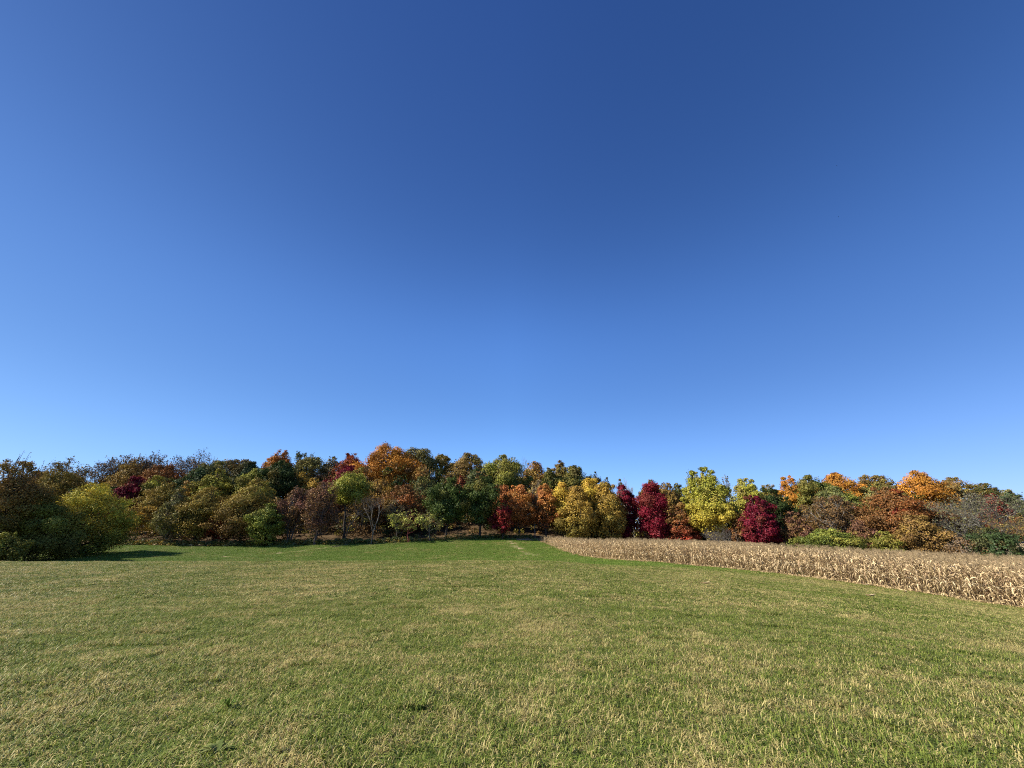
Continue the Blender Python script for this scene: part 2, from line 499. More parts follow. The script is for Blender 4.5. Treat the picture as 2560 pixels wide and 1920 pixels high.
M_GRASS = mat_grass()
protos = []
for k in range(5): protos.append((blade_patch("lawn_near", 10 + k, 1.0, 5200, .0066, .038, .105, 1.12), M_GRASS))
for k in range(4): protos.append((blade_patch("lawn_middle", 20 + k, 1.0, 3200, .0100, .04, .085, .9), M_GRASS))
for k in range(4): protos.append((blade_patch("lawn_far", 30 + k, 2.0, 4200, .017, .05, .09, .6), M_GRASS))
P, R, S_, W_ = [], [], [], []
rs = RS(5)
def lay_cells(y0, y1, step, first, count, umax, thin=1.0):
    for y in np.arange(y0, y1, step):
        for x in np.arange(-umax * (y + 3) - step, umax * (y + 3) + step, step):
            X = x + rs.uniform(-.15, .15) * step; Y = y + rs.uniform(-.15, .15) * step
            if abs(x) > 100: continue
            P.append((X, Y, 0)); W_.append(first + rs.randint(count))
            R.append(rs.randint(4) * math.pi / 2 + rs.uniform(-.2, .2)); S_.append(rs.uniform(.85, 1.15))
lay_cells(2.5, 13.5, .92, 0, 5, 1.5)
lay_cells(13.5, 36, .92, 5, 4, 1.42)
lay_cells(36, 88, 1.75, 9, 4, 1.42)
P = np.array(P); W_ = np.array(W_); R = np.array(R); S_ = np.array(S_)
bm = bare_mask(P[:, 0], P[:, 1]); tr = track_mask(P[:, 0], P[:, 1])
keep = (P[:, 1] < wood_front(P[:, 0], P[:, 1]) + .3) & ~(in_poly(P[:, 0], P[:, 1], CORN_POLY) & (edge_dist(P[:, 0], P[:, 1]) > .45))
keep &= ~((bm > .6) & (tr < .3) & (edge_dist(P[:, 0], P[:, 1]) > 1.2))
P, W_, R, S_ = P[keep], W_[keep], R[keep], S_[keep]
P[:, 2] = ground(P[:, 0], P[:, 1])
e = .4
gx = (ground(P[:, 0] + e, P[:, 1]) - ground(P[:, 0] - e, P[:, 1])) / (2 * e)
gy = (ground(P[:, 0], P[:, 1] + e) - ground(P[:, 0], P[:, 1] - e)) / (2 * e)
rot = []
for i in range(len(P)):
    n = Vector((-gx[i] + rs.normal(0, .018), -gy[i] + rs.normal(0, .018), 1)).normalized()
    q = Vector((0, 0, 1)).rotation_difference(n)
    m3 = q.to_matrix() @ __import__('mathutils').Matrix.Rotation(R[i], 3, 'Z')
    rot.append(m3.to_euler()[:])
clump = (np.sin(P[:, 0] * 1.9 + 2.1 * np.sin(P[:, 1] * 1.3)) * np.sin(P[:, 1] * 2.3 + 1.7 * np.sin(P[:, 0] * .8)) + rs.normal(0, .4, len(P))) * .15
hs = S_ * np.where(tr[keep] > .3, .45, 1.0) * np.clip(1 + clump * np.clip(1.25 - P[:, 1] / 11.0, .12, 1), .6, 1.6)
scatter("grass", protos, P, rot, np.stack([np.full(len(P), 1.05)] * 2 + [hs], 1), W_)

# ------------------------------------------------------------------ dry corn
def corn_plant(seed):
    """Stalk, foliage, tassel and ear of one standing dry corn plant, as four meshes."""
    rs = RS(seed)
    H = rs.uniform(1.80, 2.15)
    lean = rs.normal(0, .06, 2)
    def stem(t): return np.array([lean[0] * H * t * t, lean[1] * H * t * t, H * t])
    st = Geo()
    st.tube([stem(t) for t in np.linspace(0, 1, 7)], np.linspace(.016, .007, 7), 5, (.33, .25, .12))
    lf = Geo()
    nl = rs.randint(10, 14); phi0 = rs.uniform(0, 6.28)
    for k in range(nl):
        t = .07 + .88 * k / (nl - 1)
        p0 = stem(t); phi = phi0 + (k % 2) * math.pi + rs.normal(0, .55)
        d = np.array([math.cos(phi), math.sin(phi), 0]); sd = np.array([-d[1], d[0], 0])
        ln = rs.uniform(.45, .85) * (1.0 if .2 < t < .9 else .7); w = rs.uniform(.05, .10)
        el = rs.uniform(.5, 1.25); fall = rs.uniform(.55, 1.15); tw = rs.normal(0, .9)
        pts, vs = p0.copy(), []
        nseg = 6
        for i in range(nseg + 1):
            s = i / nseg
            a = el - fall * (s * nseg) * .5 * (1.3 if s > .3 else .7)
            a = max(a, -1.5)
            ww = w * (0.35 + 1.2 * s if s < .4 else .83 * (1 - ((s - .4) / .6) ** 1.6) + .03)
            cross = sd * math.cos(tw * s) + np.array([0, 0, 1]) * math.sin(tw * s) * .9
            fold = d * .0 + np.array([0, 0, 1]) * ww * .25
            vs += [pts - cross * ww / 2 + fold, pts.copy(), pts + cross * ww / 2 + fold]
            pts = pts + (d * math.cos(a) + np.array([0, 0, 1]) * math.sin(a)) * ln / nseg
            pts[2] = max(pts[2], .02)
        fs = []
        for i in range(nseg):
            o = i * 3
            fs += [(o, o + 1, o + 4, o + 3), (o + 1, o + 2, o + 5, o + 4)]
        v = rs.uniform(.65, 1.2)
        c = np.array([.65, .49, .275]) * v if rs.rand() < .76 else np.array([.32, .215, .12]) * v
        lf.add(vs, fs, tuple(c))
    ts = Geo()
    top = stem(1.0)
    for k in range(6):
        phi = rs.uniform(0, 6.28); out = rs.uniform(.06, .22) if k else .03
        hh = rs.uniform(.16, .30) * (1.25 if k == 0 else 1)
        d = np.array([math.cos(phi), math.sin(phi), 0])
        pts = [top, top + d * out * .4 + (0, 0, hh * .55), top + d * out + (0, 0, hh * .9), top + d * out * 1.7 + (0, 0, hh * .8)]
        ts.tube(pts, [.006, .006, .006, .003], 3, (.36, .27, .15))
    er = Geo()
    phi = rs.uniform(0, 6.28); d = np.array([math.cos(phi), math.sin(phi), 0])
    b = stem(.48); dn = d * .75 + np.array([0, 0, -.65 if rs.rand() < .6 else .6])
    er.tube([b + dn * s * .27 for s in (0, .2, .5, .8, 1)], [.012, .026, .03, .022, .006], 6, (.60, .49, .30))
    return [("stalk", st.mesh("stalk")), ("foliage", lf.mesh("foliage")), ("tassel", ts.mesh("tassel")), ("ear", er.mesh("ear", True))]

def joined(parts):
    V, Fc, S, C, n = [], [], [], [], 0
    for _, me in parts:
        v = np.empty(len(me.vertices) * 3, np.float32); me.vertices.foreach_get("co", v)
        l = np.empty(len(me.loops), np.int32); me.loops.foreach_get("vertex_index", l)
        s = np.empty(len(me.polygons), np.int32); me.polygons.foreach_get("loop_total", s)
        c = np.empty(len(me.loops) * 4, np.float32); me.attributes["Col"].data.foreach_get("color", c)
        starts = np.concatenate([[0], np.cumsum(s)[:-1]])
        V.append(v.reshape(-1, 3)); Fc.append(l + n); S.append(s); C.append(c.reshape(-1, 4)[starts, :3]); n += len(me.vertices)
    return mesh_np("corn_mass", np.vstack(V), np.concatenate(Fc), np.concatenate(S), np.vstack(C))

def along(P, step):
    out, nrm = [], []
    for (x0, y0), (x1, y1) in zip(P[:-1], P[1:]):
        L_ = math.hypot(x1 - x0, y1 - y0)
        for t in np.arange(0, L_, step):
            out.append((x0 + (x1 - x0) * t / L_, y0 + (y1 - y0) * t / L_))
            nrm.append(((y1 - y0) / L_, -(x1 - x0) / L_))
    nrm = np.array(nrm)
    k = np.ones(61) / 61
    nrm = np.stack([np.convolve(np.pad(nrm[:, i], 30, mode='edge'), k, 'valid') for i in (0, 1)], 1)
    return np.array(out), nrm
def stunt(y):                                # the far headland rows are thin and short
    return np.interp(y, [50, 62, 76, 84], [1.0, .95, .68, .40])
ep, en = along(CORN_EDGE, .2)
rs = RS(77)
plants = []
for row in range(0, 44):
    off = .25 + row * .72
    Q = ep + en * off + rs.normal(0, .07, ep.shape)
    if row > 0:
        ok = in_poly(Q[:, 0], Q[:, 1], CORN_POLY) & (edge_dist(Q[:, 0], Q[:, 1]) > off - .3)
        Q = Q[ok]
    Q = Q[rs.rand(len(Q)) > .06]
    Q = Q[Q[:, 0] < 1.36 * Q[:, 1] + 1.5]
    plants += [(x, y, row) for x, y in Q]
for y in np.arange(50, 83, .72):                                  # the remaining far corner of the field
    for x in np.arange(8, 40, .25):
        if in_poly(np.array(x), np.array(y), CORN_POLY) and edge_dist(np.array(x), np.array(y)) > 26: plants.append((x, y, 99))
plants = np.array(plants)
dist = np.hypot(plants[:, 0], plants[:, 1])
vis = (plants[:, 0] < 1.26 * plants[:, 1] - .2)
score = np.where(vis & (plants[:, 2] < 3), dist + plants[:, 2] * 2.2, 1e6)
order = np.argsort(score)
solo = order[:300]; rest = order[300:]
variants = [corn_plant(500 + k) for k in range(10)]
templates = []
for i, k in enumerate(solo):
    x, y, _ = plants[k]
    v = i % 10
    if i < 10:
        root = empty("corn_plant", (0, 0, 0))
        kids = [link(nm, me_, M_CORN, root) for nm, me_ in variants[v]]
        templates.append((root, kids))
        tag(root, "dry tan corn plant standing in the cornfield's nearest edge rows", "corn plant", "corn plants along the cornfield edge")
    else:
        src, skids = templates[v]
        root = src.copy(); COL.objects.link(root)
        for sk in skids:
            c = sk.copy(); COL.objects.link(c); c.parent = root
    root.location = (x, y, float(ground(x, y)))
    tl = .26 if rs.rand() < .14 else .09
    root.rotation_euler = (rs.normal(0, tl), rs.normal(0, tl), rs.uniform(0, 6.28))
    s = rs.uniform(.84, 1.12) * stunt(y); root.scale = (s, s, s)
Pm = plants[rest][:, :2]
scatter("cornfield_mass", [(joined(v), M_CORN) for v in variants],
        np.stack([Pm[:, 0], Pm[:, 1], ground(Pm[:, 0], Pm[:, 1])], 1),
        np.stack([rs.normal(0, .08, len(Pm)), rs.normal(0, .08, len(Pm)), rs.uniform(0, 6.28, len(Pm))], 1),
        np.repeat((rs.uniform(.84, 1.14, len(Pm)) * stunt(Pm[:, 1]))[:, None], 3, 1), rs.randint(0, 10, len(Pm)))

# ------------------------------------------------------------------ trees
C_ = {
    'crimson': (.165, .011, .022), 'wine': (.105, .010, .022), 'red': (.27, .035, .022), 'rust': (.23, .075, .020),
    'orange': (.38, .145, .024), 'amber': (.44, .205, .028), 'gold': (.47, .285, .045), 'yellow': (.52, .385, .050),
    'lime': (.34, .33, .045), 'ygreen': (.235, .245, .040), 'olive': (.185, .155, .032), 'ochre': (.285, .190, .040),
    'brown': (.180, .102, .036), 'dkbrown': (.080, .050, .025), 'plum': (.165, .070, .052), 'green': (.085, .118, .024),
    'dkgreen': (.043, .064, .016), 'bluegreen': (.050, .080, .034), 'forest': (.022, .038, .010), 'grey': (.150, .125, .098),
    'sage': (.135, .145, .060), 'peach': (.44, .175, .060), 'pale': (.46, .46, .12)}
BARK_D, BARK_M, BARK_L = (.055, .043, .034), (.12, .10, .08), (.30, .27, .23)

def profile(shape, t):
    if shape == 'dome':   return np.sqrt(np.clip(1 - ((t - .42) / np.where(t > .42, .60, .52)) ** 2, 0.05, 1))
    if shape == 'round':  return np.sqrt(np.clip(1 - ((t - .5) / .53) ** 2, 0.03, 1))
    if shape == 'column': return np.clip(np.minimum(.55 + 2.2 * t, 1.0), 0, 1) * np.sqrt(np.clip(1 - np.clip((t - .55) / .5, 0, 1) ** 2, .06, 1))
    if shape == 'cone':   return np.clip(.25 + 2.8 * t, 0, 1) * np.clip(1.05 - .85 * t ** 1.3, .12, 1)
    if shape == 'egg':    return np.clip(.5 + 1.9 * t, 0, 1) * np.sqrt(np.clip(1 - np.clip((t - .3) / .74, 0, 1) ** 2, .05, 1))
    if shape == 'vase':   return (.32 + .75 * np.clip(t, 0, .72) / .72) * np.sqrt(np.clip(1 - np.clip((t - .7) / .34, 0, 1) ** 2, .08, 1))
    return np.ones_like(t)

def leaf_quads(rs, cen, nor, size, cols):
    """Small bent rhombic leaf sprays; returns verts, flat faces, sizes, colours."""
    n = len(cen)
    r = rs.normal(0, 1, (n, 3)); a = np.cross(nor, r); a /= np.linalg.norm(a, axis=1)[:, None] + 1e-9
    b = np.cross(nor, a)
    s = size[:, None]
    ax = rs.uniform(.75, 1.25, (n, 1)); k = rs.uniform(-.25, .25, (n, 1))
    V = np.stack([cen - a * s * .62 * ax, cen + b * s * (.42 + k * .4) + nor * s * k * .5, cen + a * s * .62 * ax + nor * s * k * .4,
                  cen - b * s * (.42 - k * .4)], 1).reshape(-1, 3)
    return V, np.arange(n * 4), np.full(n, 4), cols

def make_tree(spec, seed):
    rs = RS(1000 + seed)
    o = dict(shape='dome', pal=('olive', 'ochre'), low=None, cb=.22, dens=1.0, flat=.8, twigs=0, bark=BARK_D, lobes=84, lobe_r=.145,
             lean=0.0, stems=1, name='broadleaf_tree', leaf=1.0, trunk_r=None, cat='tree', base=None, orient=1.0, jit=.16, inner=.22, lowk=1.15, fill=.17, warp=.32, crest=.17)
    o.update(spec)
    Y = o['Y']
    X0, ztop = at(o['px'], o['top'], Y)
    zb = float(ground(X0, Y))
    if o['base'] is not None:                                       # slide in depth until the foot meets the ground there
        for _ in range(12):
            X0, ztop = at(o['px'], o['top'], Y); zb = float(ground(X0, Y))
    xm, _ = at(o['px'], (o['top'] * .6 + 1345 * .4), Y)
    X0 = xm
    zb = float(ground(X0, Y))
    H = max(ztop - zb, 1.0)
    xl, _ = at(o['px'] - o['w'] / 2, 1260, Y); xr, _ = at(o['px'] + o['w'] / 2, 1260, Y)
    Wd = (xr - xl) * (1.32 if o.get('group') == RIDGE else 1.22); Rr = Wd / 2
    if o.get('group') == RIDGE: o['cb'] = min(o['cb'], .10 if o['shape'] != 'vase' else .3)
    cb = H * o['cb']; Hc = H - cb
    lean = o['lean']
    nL = o['lobes']
    # ---- lobes
    t = np.linspace(.06, .95, nL) ** .85 + rs.normal(0, .05, nL); t = np.clip(t, .03, .97)
    phi = np.arange(nL) * 2.39996 + rs.normal(0, .5, nL)
    if o.get('group') == RIDGE: o['warp'] *= .7; o['crest'] *= .5; o['fill'] *= 1.3
    q1, q2, q3, q4, q5 = rs.uniform(0, 6.28, 5); wa = o['warp']
    def warp(ph, tt):
        return 1 + wa * (.5 * np.sin(2 * ph + q1 + 3 * tt) + .4 * np.sin(3 * ph - q2 + 8 * tt) + .4 * np.sin(5 * ph + q3 - 12 * tt) + .3 * np.sin(9 * ph + q4 + 21 * tt))
    def sink(ph, tt):
        return 1 - o['crest'] * np.clip(tt * 1.5, 0, 1) * (.5 + .25 * np.sin(2 * ph + q5) + .25 * np.sin(5 * ph + q2 + 3 * tt))
    env = profile(o['shape'], t) * Rr * warp(phi, t)
    lr = o['lobe_r'] * Wd * rs.uniform(.6, 1.35, nL) * np.clip(env / Rr, .34, 1.0)
    lr = np.minimum(lr, Hc * .34)
    if o.get('group') == RIDGE and o['shape'] != 'vase': lr *= .92
    rad = np.maximum(env - lr * .72, 0) * np.where(rs.rand(nL) < .25, rs.uniform(.15, .6, nL), rs.uniform(.78, 1.10, nL))
    rad = np.where(t > .78, rad * rs.uniform(.35, 1.0, nL), rad)
    cx = rad * np.cos(phi) + lean * (t * Hc + cb); cy = rad * np.sin(phi)
    cz = cb + t * Hc * np.where(t > .9, 1.0, sink(phi, t))
    cz = np.minimum(cz, H - lr * o['flat'] * .9)
    cen = np.stack([cx, cy, cz], 1)
    # ---- leaves
    s = max(.10, .0026 * Y) * o['leaf']
    area = math.pi / 4 * Wd * Hc
    n = int(min(48000, max(500, o['dens'] * 8.0 * area / (s * s * .5))))
    pr = lr ** 2 / (lr ** 2).sum()
    li = rs.choice(nL, n, p=pr)
    d = rs.normal(0, 1, (n, 3)); d[:, 2] += .25
    d /= np.linalg.norm(d, axis=1)[:, None]
    rr = lr[li] * (1 - np.abs(rs.normal(0, .26, n))) * rs.uniform(.85, 1.22, n)
    ins = rs.rand(n) < o['inner']
    rr[ins] *= rs.uniform(.2, .9, ins.sum())
    off = d * rr[:, None]; off[:, 2] *= o['flat']
    pts = cen[li] + off
    nf = int(n * o['fill'])
    if nf:                                                            # foliage bridging the limbs' clumps
        tf = rs.uniform(.0, 1.0, nf) ** .9; ph = rs.uniform(0, 2 * math.pi, nf)
        rf = profile(o['shape'], tf) * Rr * warp(ph, tf) * (.93 - np.abs(rs.normal(0, .25, nf)))
        zf = cb + tf * Hc * .95 * sink(ph, tf)
        pts[:nf] = np.stack([rf * np.cos(ph) + lean * zf, rf * np.sin(ph), zf + rs.normal(0, .02, nf) * Hc], 1)
        up = (tf - .35) * 1.2
        d[:nf] = np.stack([np.cos(ph), np.sin(ph), up], 1); d[:nf] /= np.linalg.norm(d[:nf], axis=1)[:, None]
        j = ((pts[:nf, None, :2] - cen[None, :, :2]) ** 2).sum(2) + ((pts[:nf, None, 2] - cen[None, :, 2]) ** 2)
        li[:nf] = j.argmin(1)
    pts[:, 2] = np.maximum(pts[:, 2], .12)
    nor = d * o['orient'] + rs.normal(0, .45, (n, 3)); nor /= np.linalg.norm(nor, axis=1)[:, None] + 1e-9
    pal = [np.array(C_[c]) for c in o['pal']]
    ltint = rs.rand(nL); lval = rs.normal(1, o['jit'], nL)
    ldrift = np.where(rs.rand(nL) < .25, rs.uniform(.1, .45, nL) * (.35 if o['pal'][0] in ('crimson', 'wine') else 1), 0.0); drift = np.array(C_[('olive', 'brown', 'ochre')[rs.randint(3)]])
    mix = np.clip(ltint[li] * .8 + rs.normal(.1, .25, n), 0, 1)[:, None]
    col = pal[0] * (1 - mix) + pal[-1] * mix
    col = col * (1 - ldrift[li][:, None]) + drift * ldrift[li][:, None]
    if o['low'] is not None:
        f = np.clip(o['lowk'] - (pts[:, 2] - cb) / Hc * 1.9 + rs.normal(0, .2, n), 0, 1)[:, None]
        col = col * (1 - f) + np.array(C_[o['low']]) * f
    col = col * np.clip(lval[li] * rs.normal(1, .17, n), .45, 1.7)[:, None]
    V, F, S, Cc = leaf_quads(rs, pts, nor, s * rs.uniform(.65, 1.35, n), col)
    # ---- trunk and limbs
    tr_ = o['trunk_r'] or max(.07, .020 * H)
    g = Geo()
    axis_top = cb + Hc * (.72 if o['shape'] != 'vase' else .4)
    bases = []
    for k in range(o['stems']):
        sx, sy = (rs.normal(0, .35, 2) if o['stems'] > 1 else (0, 0))
        nz = 8; zz = np.linspace(-.25, axis_top, nz)
        wob = np.cumsum(rs.normal(0, .015 * H, (nz, 2)), 0); wob[:2] = 0
        spread = np.linspace(0, 1, nz)[:, None] * np.array([sx, sy]) * H * .14
        pp = np.stack([lean * np.maximum(zz, 0) + sx * .5 + wob[:, 0] + spread[:, 0], sy * .5 + wob[:, 1] + spread[:, 1], zz], 1)
        rad_t = tr_ * (1 if o['stems'] == 1 else .7) * np.linspace(1.15, .25, nz)
        g.tube(pp, rad_t, 7, o['bark']); bases.append((pp, rad_t))
    tw_col = tuple(np.array(o['bark']) * 1.0)
    for i in range(nL):
        pp, rt = bases[i % len(bases)]
        hz = np.clip(cen[i, 2] - rs.uniform(.18, .42) * Hc, cb * .75, axis_top * .97)
        j = np.interp(hz, pp[:, 2], np.arange(len(pp))); j0 = int(min(j, len(pp) - 2)); fr = j - j0
        p0 = pp[j0] * (1 - fr) + pp[j0 + 1] * fr
        mid = (p0 + cen[i]) / 2 + rs.normal(0, .05, 3) * Wd; mid[2] -= .04 * Hc
        r0 = max(.025, tr_ * .38 * rs.uniform(.6, 1.1))
        g.tube([p0, mid, cen[i]], [r0, r0 * .7, r0 * .35], 4, o['bark'])
        for _ in range(o['twigs']):
            dd = rs.normal(0, 1, 3); dd[2] += .7; dd /= np.linalg.norm(dd)
            q0 = mid * .5 + cen[i] * .5 if rs.rand() < .4 else cen[i]
            q2 = cen[i] + dd * lr[i] * rs.uniform(.8, 1.35) * np.array([1, 1, max(o['flat'], .6)])
            q1 = (q0 + q2) / 2 + rs.normal(0, .06, 3) * lr[i]
            g.tube([q0, q1, q2], [max(.018, r0 * .32), max(.014, r0 * .22), .008], 3, tw_col, cap=False)
            if o['twigs'] >= 6:
                for _k in range(3):
                    d3 = dd + rs.normal(0, .7, 3); d3 /= np.linalg.norm(d3)
                    g.tube([q1, q1 + d3 * lr[i] * rs.uniform(.35, .75)], [.013, .006], 3, tw_col, cap=False)
    root = empty(o['name'], (X0, Y, zb))
    tag(root, o['label'], o['cat'], o.get('group'))
    link("trunk", g.mesh("trunk", False), M_BARK, root)
    link("crown", mesh_np("crown", V, F, S, Cc), M_LEAF, root)
    return root

def make_bare(spec, seed):
    """A leafless tree: trunk and limbs as one part, the fine twig crown as another."""
    rs = RS(3000 + seed)
    o = dict(name='bare_tree', bark=BARK_L, twig=None, cat='tree', spread=.62, first=.22, depth=5, lean=0., leafy=0, thick=.013, pal=('ochre', 'olive'), stems=1, gravity=.0)
    o.update(spec)
    Y = o['Y']; X0, ztop = at(o['px'], o['top'] * .6 + 1345 * .4, Y)
    ztop = at(o['px'], o['top'], Y)[1]; zb = float(ground(X0, Y)); H = max(ztop - zb, 1.2)
    Wd = at(o['px'] + o['w'] / 2, 1260, Y)[0] - at(o['px'] - o['w'] / 2, 1260, Y)[0]
    g, tw, tips = Geo(), Geo(), []
    twc = o['twig'] or o['bark']
    rmin = .00007 * Y
    if o.get('group') == RIDGE: o['depth'] = 6
    segs = []
    def grow(p, d, L_, r, k):
        nseg = 3; pts = [p]; dd = d.copy()
        for _ in range(nseg):
            dd = dd + rs.normal(0, .13, 3); dd[2] += .05 - o['gravity'] * (5 - k) * .0; dd /= np.linalg.norm(dd)
            pts.append(pts[-1] + dd * L_ / nseg)
        segs.append((np.array(pts), r, k))
        if k == 0: return
        nb = 3 if k >= 3 else 4
        for b in range(nb):
            s = rs.uniform(.35, 1.0) if b else 1.0
            q = pts[0] * (1 - s) + pts[-1] * s if s < 1 else pts[-1]
            if s < 1: q = np.array([np.interp(s * nseg, range(nseg + 1), [pp[i] for pp in pts]) for i in range(3)])
            nd = dd + rs.normal(0, o['spread'], 3); nd[2] += .12; nd /= np.linalg.norm(nd)
            grow(q, nd, L_ * rs.uniform(.6, .82), r * (.72 if b == 0 else .55), k - 1)
    for k in range(o['stems']):
        d0 = np.array([o['lean'] + (rs.normal(0, .22) if o['stems'] > 1 else 0), rs.normal(0, .05), 1.0]); d0 /= np.linalg.norm(d0)
        grow(np.array([k * .25, 0, -.2]), d0, H * .30, o['thick'] * H, o['depth'])
    allp = np.vstack([s_[0] for s_ in segs])
    zt = np.percentile(allp[:, 2], 99.5); xr_ = (np.percentile(allp[:, 0], 98) - np.percentile(allp[:, 0], 2)); xc = (np.percentile(allp[:, 0], 98) + np.percentile(allp[:, 0], 2)) / 2
    sc = np.array([Wd / max(xr_, .1), Wd / max(xr_, .1), H / max(zt, .1)])
    for pts, r, k in segs:
        q = pts * sc
        rr = max(r, rmin)
        if k >= 3: g.tube(q, np.linspace(rr, rr * .65, len(q)), 5, o['bark'])
        else:
            tw.tube(q[[0, 2, 3]] if k < 2 else q, ([rr, rr * .8, rr * .5] if k < 2 else np.linspace(rr, rr * .65, len(q))), 3, twc, cap=False)
            if k == 0: tips.append(q[-1])
    root = empty(o['name'], (X0 - 0 * xc, Y, zb)); tag(root, o['label'], o['cat'], o.get('group'))
    link("trunk", g.mesh("trunk"), M_BARK, root)
    link("twig_crown", tw.mesh("twig_crown"), M_BARK, root)
    if o['leafy']:
        tips = np.array(tips); n = int(o['leafy'] * len(tips))
        c = tips[rs.randint(0, len(tips), n)] + rs.normal(0, .02 * Wd, (n, 3))
        nor = rs.normal(0, 1, (n, 3)); nor /= np.linalg.norm(nor, axis=1)[:, None]
        mix = rs.rand(n, 1)
        col = (np.array(C_[o['pal'][0]]) * (1 - mix) + np.array(C_[o['pal'][-1]]) * mix) * rs.normal(1, .2, (n, 1)).clip(.5, 1.6)
        V, F, S, Cc = leaf_quads(rs, c, nor, max(.09, .0027 * Y) * rs.uniform(.6, 1.3, n), col)
        link("foliage", mesh_np("foliage", V, F, S, Cc), M_LEAF, root)
    return root

RIDGE, FRONT = "trees on the wooded ridge", "trees along the front of the wood"
T = []
def tree(px, top, w, Y, label, **k): T.append((make_tree, dict(px=px, top=top, w=w, Y=Y, label=label, **k)))
def bare(px, top, w, Y, label, **k): T.append((make_bare, dict(px=px, top=top, w=w, Y=Y, label=label, **k)))

# the near clump beyond the crest
tree(20, 1150, 150, 54, "big brownish olive tree beside the yellow bush, nearer than the wood", pal=('ochre', 'brown'), low='olive', shape='egg', cb=.04, lobes=90, twigs=3, flat=.6, dens=1.5, stems=3, bark=BARK_D)
bare(40, 1146, 90, 57, "wispy half bare tree poking above the olive tree by the yellow bush", leafy=1.6, pal=('rust', 'brown'), bark=BARK_D, depth=4, stems=2)
tree(224, 1206, 152, 63, "big rounded yellow and green bush throwing a long shadow on the lawn", name='large_bush', cat='bush', pal=('yellow', 'lime'), low='green', shape='dome', cb=.0, lobes=120, lobe_r=.125, dens=2.4, fill=.2, warp=.2, crest=.1, lowk=1.0, stems=4, flat=.7, jit=.2, group=None)
tree(120, 1240, 120, 57, "dark olive bush squeezed between the olive tree and the yellow bush", name='large_bush', cat='bush', pal=('olive', 'ygreen'), low='olive', shape='dome', cb=.0, lobes=44, dens=1.1, stems=3)
tree(26, 1330, 72, 51, "low yellow green bush at the foot of the near olive tree", name='bush', cat='bush', pal=('ygreen', 'olive'), low='olive', shape='dome', cb=.0, lobes=60, dens=1.1, stems=3)

# ridge, west part
tree(72, 1176, 74, 128, "olive brown dome low on the skyline behind the near clump", pal=('ochre', 'brown'), group=RIDGE)
bare(150, 1160, 100, 126, "olive twiggy tree thin against the sky behind the yellow bush", leafy=2.60, pal=('olive', 'brown'), bark=(.085, .062, .042), stems=3, group=RIDGE)
tree(140, 1178, 110, 116, "olive tree with mottled leaves just above the yellow bush", pal=('ochre', 'olive'), dens=.8, twigs=3, group=RIDGE)
bare(228, 1150, 62, 125, "dark bare tree with an upright trunk silhouetted above the yellow bush", leafy=1.10, pal=('brown', 'grey'), bark=(.07, .06, .055), group=RIDGE)
bare(266, 1156, 52, 125, "slim grey bare tree beside the dark silhouetted one on the ridge", leafy=0.95, pal=('grey', 'brown'), bark=(.11, .092, .075), group=RIDGE)
bare(318, 1148, 84, 128, "brown twiggy tree on the skyline above the small crimson tree", leafy=2.75, pal=('brown', 'ochre'), bark=(.09, .06, .042), stems=3, group=RIDGE)
tree(312, 1160, 84, 120, "brown mottled tree right behind the small crimson crown", pal=('brown', 'ochre'), dens=.75, twigs=3, group=RIDGE)
bare(378, 1140, 90, 130, "fine grey brown twigs topping the skyline over a rust tree", leafy=1.85, pal=('brown', 'grey'), bark=(.095, .07, .05), stems=3, group=RIDGE)
tree(398, 1162, 98, 118, "rusty brown tree with dark lower leaves below bare skyline twigs", pal=('rust', 'brown'), low='brown', group=RIDGE)
bare(482, 1136, 104, 132, "pale grey bare trees crown spreading on the skyline beside dark evergreens", leafy=0.95, pal=('grey', 'brown'), bark=(.12, .092, .068), stems=4, group=RIDGE)
tree(505, 1156, 92, 116, "blue green evergreen dome below the pale grey skyline twigs", pal=('bluegreen', 'dkgreen'), lobes=44, lobe_r=.17, dens=1.2, group=RIDGE)
tree(566, 1143, 112, 128, "dark brown oak row top with small knobbly crowns on the skyline", pal=('brown', 'dkgreen'), lobes=46, lobe_r=.14, flat=.6, group=RIDGE, name='oak_tree')
tree(608, 1153, 72, 119, "blue green tree sloping down toward the rust topped maple", pal=('bluegreen', 'dkgreen'), lobe_r=.17, lobes=40, dens=1.2, group=RIDGE)
tree(684, 1125, 72, 126, "rust orange dome rising above a dark green round tree", pal=('rust', 'orange'), shape='dome', low='brown', group=RIDGE, name='maple_tree')
tree(690, 1153, 88, 104, "dark green round tree under the rust orange dome", pal=('dkgreen', 'forest'), shape='round', dens=1.3, cb=.15, group=RIDGE)
tree(628, 1170, 74, 103, "moss green tree leaning against the dark green round tree", pal=('ygreen', 'olive'), dens=1.1, group=RIDGE)
bare(732, 1134, 50, 124, "thin grey green tree on the skyline between rust and olive crowns", leafy=2.75, pal=('bluegreen', 'olive'), bark=BARK_M, group=RIDGE)
tree(770, 1141, 62, 122, "pale olive open tree with limbs showing on the skyline", pal=('sage', 'olive'), dens=.7, twigs=3, shape='vase', group=RIDGE)
tree(818, 1140, 54, 124, "greyish olive feathery tree next to the rust red maple", pal=('olive', 'grey'), dens=.6, twigs=4, group=RIDGE)
tree(748, 1180, 50, 108, "small golden olive crown above the plum coloured trees", pal=('gold', 'olive'), group=RIDGE)
tree(776, 1194, 52, 104, "soft golden crown tucked behind the plum twiggy trees", pal=('gold', 'ochre'), group=RIDGE)
tree(868, 1133, 72, 122, "rust red maple just before the tall golden maple", pal=('rust', 'red'), low='wine', group=RIDGE, name='maple_tree')
tree(862, 1162, 74, 110, "purple crimson rounded tree below the rust red maple", pal=('wine', 'crimson'), shape='dome', dens=1.1, group=RIDGE, name='maple_tree')
